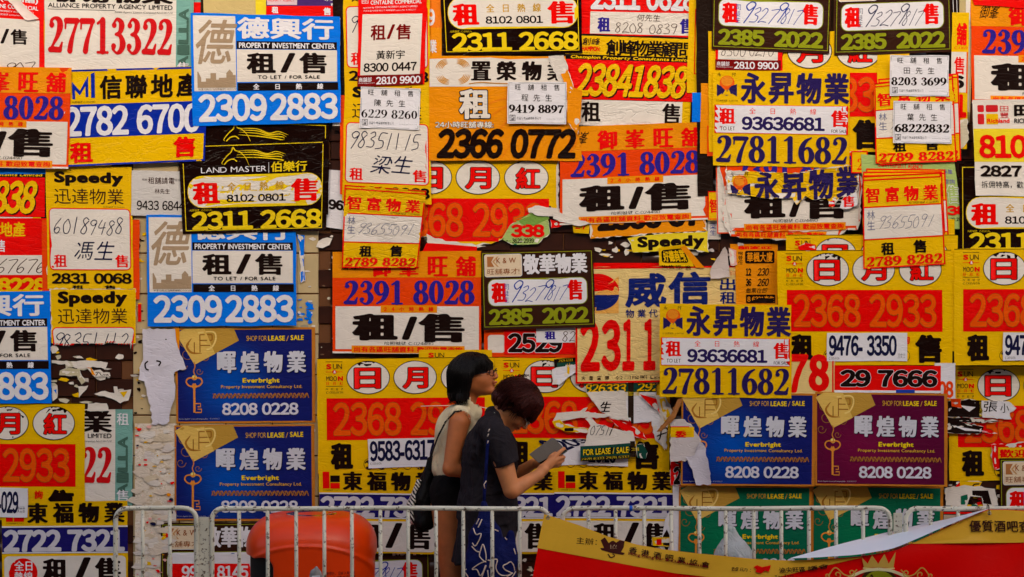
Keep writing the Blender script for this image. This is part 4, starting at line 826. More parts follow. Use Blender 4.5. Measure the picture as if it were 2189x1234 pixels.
# --- centre right
simple(Q(1268, 562, 1480, 600), 'RD', 'red sheet end above the 威信 poster', [])
confetti(1300, 515, 1620, 552, 12, ['WH', (200,190,190), 'WH'], '', 31, 3, 12, off=.0145)
p = P(364, 250, [(1230, 572), (1594, 568), (1592, 813), (1230, 820)], 'CR', 'cream 威信 poster with a red 2311 and a red and blue ball', rough=.28, cr=.002, bump=.9)
p.frame(0, 0, 364, 250, 'RD', 4); n_ = (20,34,110)
p.poly_([(42, 100), (92, 100), (92, 20), (40, 60)], (240,170,80), 'logo_field')
p.poly_([(40+48*math.cos(a)+5, 52+38*math.sin(a)) for a in np.linspace(math.pi, 2*math.pi, 20)], 'RD', 'ball_emblem'); p.poly_([(45+48*math.cos(a), 60+34*math.sin(a)) for a in np.linspace(0, math.pi, 20)], n_, 'ball_emblem')
p.t(106, 14, 194, 88, '威', n_, .035, .03, name='heading'); p.t(198, 12, 288, 84, '信', n_, .035, .03, name='heading'); p.t(308, 26, 341, 84, '出租', n_, .02, vert=True)
p.t(107, 92, 200, 110, '物業代理', n_, .015, sp=1); p.t(330, 12, 352, 20, '013878', 'RD', 0)
for i, ch in enumerate('23112883'[:4]): p.t(10+i*45, 113, 10+i*45+(42 if ch in '23' else 26), 224, ch, 'RD', .055, .035, name='phone_number')
p.t(12, 234, 44+28, 243, '大量實盤', 'KB', .01, sp=1); p.t(86, 234, 184, 243, '公司牌照 Lice', 'KB', 0)
p = simple([(1407, 530), (1462, 523), (1482, 570), (1408, 568)], 'YG', 'small yellow flyer with black 好德商業 and a folded corner above the 威信 poster', [], name='flyer', cat='flyer', lift=.004); p.rr(5, 6, 50, 32, 5, 'BK'); p.t(8, 8, 48, 30, '好德商業', 'YG', .04); p.t(4, 36, 50, 44, '出售租/盤', 'KB', 0); p.poly_([(44, 4), (56, 2), (72, 40), (58, 40)], 'OR', 'folded_corner')
simple([(1560, 522), (1662, 522), (1662, 560), (1562, 556)], 'OR', 'orange sheet end with red writing above the small orange price flyer', [('t', 16, 4, 90, 14, '御峯旺', 'RD', .03)])
p = simple([(1570, 534), (1661, 533), (1660, 652), (1572, 652)], 'OR', 'small orange price flyer headed 華楓大廈 with 230 and 260', [], name='flyer', cat='flyer')
p.rr(21, 3, 84, 30, 4, 'BK'); p.t(25, 6, 80, 27, '華楓大廈', 'OR', .02, name='heading'); p.t(6, 3, 16, 33, '棉登徑', 'BK', 0, vert=True); p.t(22, 40, 34, 56, '12', 'BK', .05); p.t(48, 40, 72, 56, '230', 'BK', .02, sh=.2); p.t(22, 62, 34, 78, '36', 'BK', .05); p.t(48, 62, 72, 78, '260', 'BK', .02, sh=.2); p.t(22, 82, 68, 93, '戲票在即', 'BK', 0, sh=.15); p.rr(22, 96, 86, 114, 2, 'BK'); p.t(25, 99, 84, 112, '8 6331李生', 'OR', .03)
scrap([(1516, 583), (1520, 570), (1548, 528), (1554, 548), (1558, 592), (1540, 595), (1518, 596)], (206,190,184), 'peeled grey white paper flap over the upper edge of the 威信 poster', cr=.006, lift=.008, core=(206,190,184))
scrap([(1556, 530), (1572, 536), (1574, 566), (1560, 568)], 'PK', 'pinkish torn paper beside the small orange price flyer')
# narrow stack of sheet edges at x 1480-1525
for q, c, lb in [((1470, -40, 1512, 200), 'YG', 'yellow sheet edge with a red line left of the upper K&W poster'), ((1488, -20, 1522, 420), (30,16,10), 'black gap sheet between two stacks of posters'), ((1478, 200, 1506, 262), 'BL', 'blue sheet end beside the slanted yellow 23841838'),
    ((1496, 180, 1528, 330), 'OR', 'orange sheet edge left of the upper 永昇物業 poster'), ((1514, 130, 1545, 300), 'WH', 'white and orange sheet edge left of the upper 永昇物業 poster'), ((1510, 270, 1535, 335), 'RO', 'red orange sheet end under the white sheet edge'), ((1512, 410, 1536, 472), 'YG', 'yellow sheet edge with a red 智 in the gap'), ((1512, 470, 1540, 512), 'WH', 'white sheet edge with pencil writing under the yellow one'), ((1530, 340, 1560, 500), 'WH', 'white sheet edge with an orange line left of the torn 永昇 heading')]:
    p = simple(Q(*q, random.Random(q[0]).uniform(-1.2, 1.2)), c, lb)
    if c == 'YG' and q[1] == 410: p.t(3, 16, 23, 46, '智', 'RD', .03); p.frame(0, 0, 24, 60, 'RD', 2)
    if c == 'YG' and q[1] == -40: p.frame(14, 60, 40, 200, 'RD', 2)
    if c == 'WH' and q[1] == 470: p.t(5, 8, 18, 34, '梁生', 'HB', 0, vert=True, name='handwriting')
    if c == 'WH' and q[1] in (130, 340): p.frame(0, 0, q[2]-q[0], q[3]-q[1], 'RO', 2.4)
yufung([(1528, 288), (1832, 284), (1790, 514), (1536, 510)], 'tattered orange and white poster, lowest of the torn pile under the upper 永昇物業 poster', torn=[(1528, 340), (1832, 330), (1812, 486), (1786, 512), (1700, 516), (1560, 506), (1540, 470), (1546, 400)])
yufung([(1545, 280), (1842, 272), (1836, 492), (1552, 497)], 'torn 租售 poster with strip 尚有各區旺舖資料 under the crumpled 永昇 heading', cr=.003, torn=[(1548, 330), (1840, 324), (1838, 400), (1836, 470), (1830, 492), (1700, 496), (1562, 494), (1552, 440)])
confetti(1620, 420, 1700, 450, 8, ['WH', (200,190,190)], '', 41, 5, 16, off=.034)
sunmoon([(1512, 68), (1902, 68), (1902, 326), (1514, 326)], 'yellow 日月紅 poster under the two upper K&W posters, showing 33 and 售')
centaline([(1526, -46), (1672, -44), (1670, 154), (1527, 152)], 'red Centaline poster under the upper K&W poster with only its 2810 9900 foot showing', hand='8300 0210')
simple(Q(1872, 108, 1940, 188), 'Y', 'plain yellow sheet corner behind the notes on the right')
yongsheng([(1522, 153), (1813, 155), (1812, 361), (1522, 355)], 'upper yellow 永昇物業 27811682 poster under the K&W posters')
yq = [(1549, 366), (1836, 352), (1840, 560), (1560, 575)]
yongsheng(yq, 'crumpled torn strip of a 永昇物業 poster under the upper whole one', torn=[(1550, 366), (1600, 368), (1690, 372), (1760, 362), (1828, 352), (1832, 392), (1826, 420), (1790, 424), (1776, 448), (1764, 426), (1732, 428), (1718, 420), (1700, 440), (1690, 424), (1640, 426), (1600, 420), (1552, 416)], cr=.008, lift=.006, bump=1.2)
scrap([(1798, 424), (1826, 412), (1828, 440), (1806, 448), (1790, 446)], 'WT', 'white scrap with a red 售 at the right end of the torn 永昇 strip', [('t', 1796, 420, 1822, 444, '售', 'RD', .04, .012)])
kw([(1522, -60), (1775, -52), (1769, 118), (1519, 108)], 'dark brown K&W poster at the top, left of its twin')
kw([(1783, -48), (2026, -57), (2030, 114), (1780, 121)], 'dark brown K&W poster at the top, right of its twin', pen=(60,60,90))
# --- far right
simple(Q(2046, -40, 2076, 262, 2), (190,170,120), 'beige sheet edge between the red 舖 strip and the orange poster in the upper right')
simple(Q(2034, -40, 2050, 150, -2), 'BK', 'black sheet edge beside the upper right K&W poster', [('frame', 3, 0, 12, 190, 'WT', 1.2)])
simple(Q(2062, -30, 2072, 240, 1), 'WH', 'narrow white sheet edge left of the orange 239 poster')
p = simple(Q(2028, 30, 2064, 320, 1), 'YG', 'yellow sheet with a red 第 beside the upper right K&W poster', []); p.t(10, 22, 32, 70, '舖', 'RD', .05, .03); p.t(6, 72, 34, 78, 'C-069', 'RD', 0); p.rect(0, 84, 34, 170, 'WH', 'panel'); p.t(6, 94, 28, 132, '售', 'RD', .03); p.t(0, 134, 28, 162, '6', 'BK', .06); p.t(8, 174, 34, 224, '1', 'RD', .08); p.rect(32, 84, 34.5, 172, 'RO', 'rule')
scrap([(2034, 262), (2062, 256), (2066, 300), (2050, 320), (2036, 312)], 'CM', 'crumpled cream paper end left of the red and cream Richland poster', cr=.006)
simple(Q(1815, 325, 1850, 372), 'Y', 'yellow sheet corner with a red 2 left of the pale green poster', [('frame', 0, 0, 35, 47, 'RD', 2.5), ('t', 12, 16, 26, 40, '2', 'RD', 0, {'font': 'serif'})])
p = simple([(1836, 332), (2034, 348), (2052, 490), (1846, 500)], 'LG', 'pale green C & F poster behind the stacked 智富物業 posters', [], cr=.003); p.t(34, 12, 130, 24, 'C & F PROPERTY AGENCY', 'RD', .02); p.t(170, 20, 192, 32, '專業', (120,110,180), 0); p.t(160, 44, 194, 56, '電查詢', (120,110,180), 0); p.t(174, 60, 200, 104, '售', 'LG', .03, oc='WT', ow=.03); p.t(170, 110, 212, 134, '38', 'RD', .06); p.t(176, 140, 206, 148, '20 2939', 'BK', .01)
simple(Q(1990, 470, 2034, 548), 'Y', 'yellow sheet edge with a black 8 beside the stacked 智富物業 poster', [('frame', 4, 4, 28, 44, 'RD', 2), ('t', 6, 46, 18, 66, '8', 'BK', .05)])
zhifu([(1872, 172), (2042, 160), (2048, 345), (1876, 356)], 'lowest sheet of the upper 智富物業 pile behind the two right notes') 
zhifu([(1863, 182), (2030, 164), (2038, 348), (1866, 352)], 'yellow 智富物業 poster behind the two white notes at the right', lift=.005, cr=.003)
for k, c in enumerate((10, 7, 3)): zhifu([(1836+c, 372-c), (2004+c, 370-c*.6), (2014+c, 566-c), (1838+c, 575-c)], ['lowest sheet of the lower 智富物業 stack, a red edge at its right', 'third sheet of the lower 智富物業 stack, a red edge at its right', 'second sheet of the lower 智富物業 stack, just under the top one'][k]) if k != 1 else None
sunmoon([(1676, 503), (2040, 503), (2040, 750), (1676, 750)], 'yellow 日月紅 poster showing only a strip above the one with sticker 9476-3350')
scrap([(1700, 528), (1716, 520), (1738, 524), (1740, 536), (1704, 536)], 'RD', 'red torn paper with yellow marks above the 日月紅 ovals')
p = simple(Q(2060, 345, 2420, 420), 'BK', 'black sheet behind the red 8100 poster at the right edge', [])
landmaster([(2043, 352), (2350, 350), (2352, 545), (2044, 545)], 'black 2311 poster cut by the right edge of the picture')
yufung([(2073, 0), (2386, 6), (2386, 226), (2076, 222)], 'orange 御 239 poster cut by the right edge, in the upper right corner', lift=.004)
simple([(2073, -10), (2110, -20), (2200, -8), (2200, 20), (2080, 12)], 'RD', 'red crumpled sheet end at the upper right corner', cr=.004)
p = P(330, 220, [(2071, 217), (2400, 214), (2400, 424), (2078, 420)], 'WH', 'white and yellow Richland poster with a red 8100 and black 2827 at the right edge', lift=.004); p.rect(0, 66, 330, 142, 'LY')
for r in ((10, 12, 24, 28), (28, 12, 54, 28), (10, 32, 24, 56)): p.rr(*r, 3, (206,30,36), 'logo')
p.rr(28, 32, 54, 56, 3, 'YG', 'logo'); p.t(58, 14, 76, 42, '田豐', (206,30,36), 0, vert=True); p.t(30, 43, 78, 53, 'Richland', 'RD', .03); p.t(88, 12, 118, 38, '田', 'BK', .06); p.t(126, 12, 156, 38, '產', 'BK', .05); p.t(88, 43, 150, 54, 'RICHLAND', 'BK', .02)
p.t(11, 80, 300, 134, '8100 3996', 'RD', .045); p.t(12, 150, 102, 176, '2827', 'BK', .045); p.t(112, 150, 200, 176, '6666', 'BK', .045); p.t(14, 186, 150, 202, '拆佣特高，歡迎合作', 'BK', 0)
sunmoon([(1657, 536), (2026, 535), (2028, 780), (1660, 778)], 'yellow 日月紅 2368 2933 poster with the white sticker 9476-3350', rough=.3)
simple(Q(1762, 711, 1932, 771), 'WT', 'white 9476-3350 strip on the whole 日月紅 2368 2933 poster', [('t', 4, 5, 148, 49, '9476- 3350', 'SB', .045, .03), ('t', 4, 51, 26, 57, 'C-005918', 'BK', 0), ('t', 150, 42, 166, 54, '洽女士', 'PG', 0)], name='number_sticker', cat='sticker')
zhifu([(1837, 379), (2003, 371), (2013, 566), (1839, 576)], 'yellow 智富物業 poster with pencilled 93655091, top sheet of the lower stack', lift=.004, cr=.0025)
sticker(Q(1896, 122, 2021, 209, .6), '田先生', '8203 3699', 'white note reading 田先生 8203 3699, upper of the two at the right', bold=.012)
sticker(Q(1903, 220, 2027, 309, .8), '葉先生', '68222832', 'white note reading 葉先生 68222832, lower of the two at the right', bold=.02)
sunmoon([(2026, 782), (2398, 782), (2398, 1027), (2028, 1027)], 'yellow 日月紅 poster with rips through 2368 at the lower right edge')
sunmoon([(2032, 533), (2402, 532), (2402, 779), (2032, 780)], 'yellow 日月紅 2368 poster with sticker 947 cut by the right edge')
simple(Q(2135, 710, 2310, 770), 'WT', 'white 947 number strip at the right edge of the picture', [('t', 4, 5, 148, 49, '9476- 3350', 'SB', .045, .03), ('t', 4, 51, 26, 57, 'C-005918', 'BK', 0)], name='number_sticker', cat='sticker')
scrap([(2018, 858), (2070, 852), (2100, 856), (2110, 888), (2094, 892), (2020, 890)], 'BK', 'black torn remnant with scratches at the lower right', [('poly_', [(2050, 866), (2084, 870), (2070, 880)], 'WT'), ('t', 2092, 858, 2098, 890, '2928', 'YB', 0)])
scrap([(2096, 856), (2154, 858), (2170, 872), (2156, 882), (2160, 896), (2098, 892)], 'WT', 'white torn piece with handwritten 張 at the lower right', [('t', 2100, 858, 2130, 880, '張', 'BK', 0, {'sh': .1}), ('t', 2136, 862, 2154, 882, '小', 'BK', 0)])
scrap([(2018, 890), (2060, 892), (2140, 900), (2092, 904), (2052, 902), (2100, 912), (2096, 924), (2130, 926), (2040, 926), (2018, 922)], 'BK', 'black and white frayed remnant across the 2368 number at the lower right', [('poly_', [(2030, 908), (2060, 914), (2110, 922), (2060, 920)], 'WT')])
scrap([(2030, 852), (2052, 852), (2054, 872), (2032, 868)], 'RO', 'small orange red torn end with white digits at the lower right')
p = scrap([(2116, 950), (2190, 944), (2200, 980), (2124, 1004), (2118, 980)], 'RD', 'red and yellow torn remnant above the lower right K&W poster', [('rect', 2132, 956, 2200, 980, 'YG'), ('t', 2134, 960, 2196, 978, '歡迎', 'RD', .03)])
kw([(2134, 979), (2380, 976), (2382, 1150), (2136, 1154)], 'dark brown K&W poster at the lower right edge')
scrap([(2050, 1028), (2098, 1030), (2090, 1044), (2060, 1060), (2048, 1052)], 'YG', 'torn yellow piece with black curls under the lower right 日月紅 poster', [('line', [(2054, 1050), (2066, 1040), (2072, 1050), (2080, 1036), (2092, 1034)], 'BK', 3)])
scrap([(2018, 1044), (2060, 1036), (2124, 1044), (2132, 1080), (2100, 1082), (2096, 1062), (2072, 1060), (2064, 1082), (2020, 1080)], 'WH', 'grey white tattered sheet behind the barrier at the lower right', [('poly_', [(2052, 1060), (2066, 1056), (2068, 1078), (2052, 1078)], 'GN'), ('poly_', [(2076, 1048), (2110, 1048), (2118, 1078), (2074, 1076)], 'BK')], cr=.005)
simple(Q(2016, 1090, 2110, 1240), (60,30,20), 'dark sheet behind the right barrier beside the banner', [('rect', 0, 4, 60, 8, 'RD'), ('rect', 0, 10, 94, 30, (180,160,140))])
# 78, 29 7666
simple(Q(1990, 775, 2034, 850), 'WT', 'white sheet end with orange digits right of the red 29 7666', [('t', 8, 38, 40, 74, '08', 'RO', .05)])
p = simple(Q(1778, 780, 2003, 838, .3), 'RD', 'red sheet with black 29 7666 outlined in white', []); p.t(12, 9, 218, 46, '29 7666', 'BK', .05, oc='WT', ow=.018); p.rect(0, 53, 225, 58, 'WT'); p.rect(130, 51, 170, 58, 'HB')
p = simple(Q(1640, 770, 1779, 845), 'CR', 'cream sheet with a large red 78 between yellow posters', []); p.t(40, -14, 78, 68, '7', 'RD', .06, .04, sh=.12); p.t(83, -14, 127, 66, '8', 'RD', .07, .04); p.rect(133, 0, 136, 75, 'RD', 'rule')
# right everbright block
everbright([(1450, 1036), (1734, 1038), (1732, 1232), (1448, 1232)], 'GN', 'green Everbright poster behind the barrier, left of its twin')
everbright([(1735, 1036), (2016, 1040), (2014, 1234), (1734, 1232)], 'GN', 'green Everbright poster behind the barrier, right of its twin')
everbright([(1454, 838), (1738, 840), (1736, 1036), (1452, 1034)], 'EB', 'blue Everbright poster at the right with a torn white strip over its left side')
everbright([(1737, 836), (2017, 840), (2017, 1037), (1737, 1034)], 'VI', 'purple Everbright poster, the only purple one of its kind')
scrap([(1430, 892), (1460, 894), (1478, 910), (1490, 930), (1498, 960), (1488, 975), (1476, 980), (1430, 984)], (206,196,196), 'grey white torn sheet with red 委 left of the blue Everbright poster at the right', [('rect', 1430, 910, 1480, 932, 'YG'), ('rect', 1430, 909, 1470, 911, 'RD'), ('t', 1440, 918, 1464, 933, '委', 'RD', .04)], cr=.004)
scrap([(1462, 972), (1480, 970), (1492, 940), (1502, 950), (1510, 985), (1516, 1032), (1484, 1033), (1476, 1000)], (206,200,212), 'white hanging strip torn down across the left of the right blue Everbright poster', cr=.006, lift=.008, core=(206,200,212))
scrap([(1432, 982), (1450, 990), (1454, 1038), (1432, 1036)], 'RD', 'red torn sheet with a black 2 beside the right blue Everbright poster', [('t', 1438, 996, 1456, 1034, '2', 'BK', .06, {'oc': 'WT', 'ow': .02})])
scrap([(1446, 850), (1456, 850), (1440, 890), (1410, 920), (1400, 920), (1430, 884)], (150,96,50), 'brown curled strip of paper hanging under the lower 永昇物業 poster', cr=.006, lift=.008, core=(170,110,60))
yongsheng([(1407, 649), (1686, 652), (1686, 850), (1407, 847)], 'whole yellow 永昇物業 27811682 poster pasted over the 威信 poster', up=1)
kw([(1028, 538), (1267, 532), (1272, 699), (1033, 706)], 'dark brown K&W poster in the middle of the wall', up=1)
print('POSTERS', len(PLACED), 'glyphs', len(GL), 'maxz', max(o.z for o in PLACED))
# ---------------------------------------------------------------- people: distance fields turned into one skin each
import openvdb as vdb
class Field:
    """x, z in photo pixels of the figure (z upwards = -row), t towards the camera; all at distance d before the wall"""
    def __init__(s, x0, x1, r0, r1, t0, t1, h=2.0):
        s.x, s.z, s.t = np.arange(x0, x1, h), np.arange(-r1, -r0, h), np.arange(t0, t1, h); s.h = h
        s.F = np.full((len(s.x), len(s.t), len(s.z)), 30., dtype=np.float32)
    def _sub(s, lo, hi):
        sl_ = []
        for ax, a, b in ((s.x, lo[0], hi[0]), (s.t, lo[1], hi[1]), (s.z, lo[2], hi[2])):
            i, j = np.searchsorted(ax, [a, b]); sl_.append(slice(i, max(j, i)))
        return tuple(sl_), s.x[sl_[0]][:, None, None], s.t[sl_[1]][None, :, None], s.z[sl_[2]][None, None, :]
    def _mix(s, sl_, D, k, sub):
        A = s.F[sl_]
        if A.size == 0: return
        if sub: s.F[sl_] = np.maximum(A, -D) if k <= 0 else -s_min(-A, D, k); return
        s.F[sl_] = s_min(A, D, k)
    def cap(s, a, b, ra, rb, k=6, sub=False, flat=1.0):
        """tapered limb from a=(px,row,t) to b; flat squeezes it towards t"""
        a = np.array([a[0], a[2]/flat, -a[1]], float); b = np.array([b[0], b[2]/flat, -b[1]], float); m = max(ra, rb)+k+8
        lo, hi = np.minimum(a, b)-m, np.maximum(a, b)+m; lo[1] *= flat; hi[1] *= flat
        sl_, Xg, T, Zg = s._sub(lo, hi); T = T/flat; e = b-a; L2 = max(1e-6, e@e)
        q = np.clip(((Xg-a[0])*e[0]+(T-a[1])*e[1]+(Zg-a[2])*e[2])/L2, 0, 1)
        s._mix(sl_, np.sqrt((Xg-a[0]-q*e[0])**2+(T-a[1]-q*e[1])**2+(Zg-a[2]-q*e[2])**2)-(ra+(rb-ra)*q), k, sub)
    def ell(s, c, r, k=6, pitch=0, sub=False):
        """ellipsoid c=(px,row,t), r=(forward, up, side), pitch in degrees (nose up positive)"""
        m = max(r)+k+6; c = np.array([c[0], c[2], -c[1]], float); sl_, Xg, T, Zg = s._sub(c-m, c+m)
        ca, sa = math.cos(R(pitch)), math.sin(R(pitch)); X_, Z_ = Xg-c[0], Zg-c[2]; f = X_*ca+Z_*sa; u = -X_*sa+Z_*ca; T = T-c[1]
        n = np.sqrt((f/r[0])**2+(u/r[1])**2+(T/r[2])**2); s._mix(sl_, (n-1)*min(r), k, sub)
    def noise(s, amp, sx, sz, st, seed=0):
        n = vnoise(s.x[:, None, None]/sx+s.t[None, :, None]/st*.7+seed, s.z[None, None, :]/sz+s.t[None, :, None]/st, seed)
        s.F = s.F+amp*(n-.5).astype(np.float32)
    def mesh(s, name, d, mat, parent=None, iso=0):
        k = (DIST-d)/DIST*S; F = np.clip(s.F, -6, 6)
        F[0], F[-1], F[:, 0], F[:, -1], F[:, :, 0], F[:, :, -1] = 6, 6, 6, 6, 6, 6
        g = vdb.FloatGrid(6.0); g.copyFromArray(F.astype(np.float32)); pts, tris, quads = g.convertToPolygons(isovalue=iso, adaptivity=0.0)
        P_ = np.stack([s.x[0]+pts[:, 0]*s.h, s.t[0]+pts[:, 1]*s.h, s.z[0]+pts[:, 2]*s.h], 1)
        co = np.stack([(P_[:, 0]-CX)*k, -d-P_[:, 1]*k, CAMH+(P_[:, 2]+CY)*k], 1)
        quads = quads[:, ::-1]; tris = tris[:, ::-1]
        loops = np.concatenate([quads.ravel(), tris.ravel()]); cnt = np.concatenate([np.full(len(quads), 4), np.full(len(tris), 3)])
        if parent is not None: co = co-np.array(parent.location)[None]
        return mesh_obj(name, co, (loops, cnt), mat, parent, smooth=True)
def s_min(a, b, k):
    if k <= 0: return np.minimum(a, b)
    h = np.clip(.5+.5*(b-a)/k, 0, 1); return b*(1-h)+a*h-k*h*(1-h)
def head(f, C, pitch, sc_=1.0, k=5, yaw=0):
    ca, sa = math.cos(R(pitch)), math.sin(R(pitch)); cy_, sy_ = math.cos(R(yaw)), math.sin(R(yaw))
    def p(a, u, t=0):
        a, t = a*cy_-t*sy_, a*sy_+t*cy_; return (C[0]+sc_*(a*ca-u*sa), C[1]-sc_*(a*sa+u*ca), t*sc_)
    q = lambda r: tuple(x*sc_ for x in r)
    f.ell(p(-3, 6), q((45, 45, 37)), k, pitch); f.ell(p(18, -12), q((26, 31, 28)), 10, pitch)
    f.cap(p(4, -26), p(32, -34), 14*sc_, 10*sc_, 9); f.ell(p(37, -36), q((9, 8, 11)), 6, pitch)
    f.cap(p(4, -22, 20), p(26, -32, 10), 10*sc_, 8*sc_, 8); f.cap(p(4, -22, -20), p(26, -32, -10), 10*sc_, 8*sc_, 8)
    for t in (-1, 1):
        f.ell(p(26, -10, 15*t), q((13, 14, 13)), 8, pitch); f.ell(p(38, 3, 14*t), q((5, 6, 8)), 4, pitch, sub=True)
        f.ell(p(36.5, 3, 14*t), q((6, 5, 7)), 1.5, pitch); f.cap(p(40, 11, 8*t), p(36, 12, 21*t), 3*sc_, 2.5*sc_, 4)
        f.ell(p(-6, -6, 37*t), q((7, 11, 4)), 2, pitch); f.ell(p(-5, -5, 40*t), q((3.5, 6, 2)), 1, pitch, sub=True)
    f.cap(p(42, 8), p(52, -7), 3*sc_, 4.4*sc_, 3); f.ell(p(48, -10), q((5, 3.4, 7)), 3, pitch)
    f.ell(p(46, -18.5), q((4.5, 3, 9)), 2, pitch); f.ell(p(45, -24), q((4.5, 3.2, 8)), 2, pitch); f.cap(p(49, -21, -7), p(49, -21, 7), 1.2*sc_, 1.2*sc_, 1, sub=True)
    return p
def skin_mat(name, c):
    m = plain(name, c, .52, spec=.35, nscale=22, nb=.18, var=.16); B = m.node_tree.nodes['Principled BSDF']
    B.inputs['Subsurface Weight'].default_value = .12; B.inputs['Subsurface Radius'].default_value = (.02, .008, .004); return m
def cloth(name, c, rough=.9, weave=420, folds=1.0):
    m = plain(name, c, rough, spec=.15); nt, N, L, B = nodes(m); tc = N.new('ShaderNodeTexCoord')
    a = N.new('ShaderNodeTexNoise'); a.inputs['Scale'].default_value = 9; a.inputs['Detail'].default_value = 4; a.inputs['Distortion'].default_value = 1; L.new(tc.outputs['Object'], a.inputs[0])
    b = N.new('ShaderNodeTexNoise'); b.inputs['Scale'].default_value = weave; L.new(tc.outputs['Object'], b.inputs[0])
    ad = N.new('ShaderNodeMath'); ad.operation = 'MULTIPLY_ADD'; L.new(b.outputs[0], ad.inputs[0]); ad.inputs[1].default_value = .05; L.new(a.outputs[0], ad.inputs[2])
    bp = N.new('ShaderNodeBump'); bp.inputs['Strength'].default_value = .6*folds; bp.inputs['Distance'].default_value = .03; L.new(ad.outputs[0], bp.inputs['Height']); L.new(bp.outputs[0], B.inputs['Normal'])
    mr = N.new('ShaderNodeMapRange'); mr.inputs['To Min'].default_value = .7; mr.inputs['To Max'].default_value = 1.2; L.new(b.outputs[0], mr.inputs[0])
    mx = N.new('ShaderNodeMix'); mx.data_type = 'RGBA'; mx.blend_type = 'MULTIPLY'; mx.inputs[0].default_value = 1; mx.inputs[6].default_value = lin(c); L.new(mr.outputs[0], mx.inputs[7]); L.new(mx.outputs[2], B.inputs['Base Color'])
    return m
def hair_mat(name, c):
    m = plain(name, c, .46, spec=.22); nt, N, L, B = nodes(m); tc = N.new('ShaderNodeTexCoord'); mp = N.new('ShaderNodeMapping'); mp.inputs['Scale'].default_value = (260, 260, 9); L.new(tc.outputs['Object'], mp.inputs[0])
    a = N.new('ShaderNodeTexNoise'); a.inputs['Scale'].default_value = 1; a.inputs['Detail'].default_value = 3; L.new(mp.outputs[0], a.inputs[0])
    bp = N.new('ShaderNodeBump'); bp.inputs['Strength'].default_value = .8; bp.inputs['Distance'].default_value = .004; L.new(a.outputs[0], bp.inputs['Height']); L.new(bp.outputs[0], B.inputs['Normal']); return m
def tube(name, pts, r, mat, d=0, parent=None, n=8, world_=False, closed=False):
    """round tube through points (px,row,t) in figure pixels at distance d, or world points"""
    k = (DIST-d)/DIST*S
    W = np.array([(p[0], p[1], p[2]) if world_ else ((p[0]-CX)*k, -d-p[2]*k, CAMH+(CY-p[1])*k) for p in pts], float)
    rr_ = np.array([p[3] if len(p) > 3 else 1. for p in pts])*(r if world_ else r*k)
    if parent is not None: W = W-np.array(parent.location)[None]
    T = np.gradient(W, axis=0); T /= np.maximum(1e-9, np.linalg.norm(T, axis=1))[:, None]
    nrm = np.array([0, 0, 1.]) if abs(T[0][2]) < .9 else np.array([1., 0, 0]); V = []; F = []
    for i in range(len(W)):
        nrm = nrm-T[i]*(nrm@T[i]); nrm /= np.linalg.norm(nrm); bn = np.cross(T[i], nrm)
        for j in range(n): a = 2*math.pi*j/n; V.append(W[i]+rr_[i]*(nrm*math.cos(a)+bn*math.sin(a)))
    m = len(W)
    for i in range(m-1):
        for j in range(n): F.append((i*n+j, i*n+(j+1) % n, (i+1)*n+(j+1) % n, (i+1)*n+j))
    F.append(tuple(range(n-1, -1, -1))); F.append(tuple((m-1)*n+j for j in range(n)))
    return mesh_obj(name, V, F, mat, parent, smooth=True)
def strands(name, roots, mat, d, parent, r=.8):
    """loose locks: many short tapered tubes joined"""
    k = (DIST-d)/DIST*S; V, F = [], []
    for pts in roots:
        W = np.array([((p[0]-CX)*k, -d-p[2]*k, CAMH+(CY-p[1])*k) for p in pts])-np.array(parent.location)
        b = len(V); m = len(W)
        for i, w in enumerate(W):
            rr_ = r*k*(1-.8*i/(m-1))
            for a in (0, 2.1, 4.2): V.append(w+rr_*np.array([math.cos(a), math.sin(a), 0]))
        for i in range(m-1):
            for j in range(3): F.append((b+i*3+j, b+i*3+(j+1) % 3, b+(i+1)*3+(j+1) % 3, b+(i+1)*3+j))
    o = mesh_obj(name, V, F, mat, parent); o['kind'] = 'stuff'; return o

def hand_near(f, W, K, fingers, thumb):
    """wrist W, knuckle centre K, fingers: list of polylines; all (px,row,t)"""
    f.cap(W, K, 11, 10.5, 5, flat=.75)
    for pl in fingers:
        for i in range(len(pl)-1): f.cap(pl[i], pl[i+1], 4.8-i*.5, 4.4-i*.5, 1.6)
    for i in range(len(thumb)-1): f.cap(thumb[i], thumb[i+1], 5.6-i*.7, 5.0-i*.7, 2)

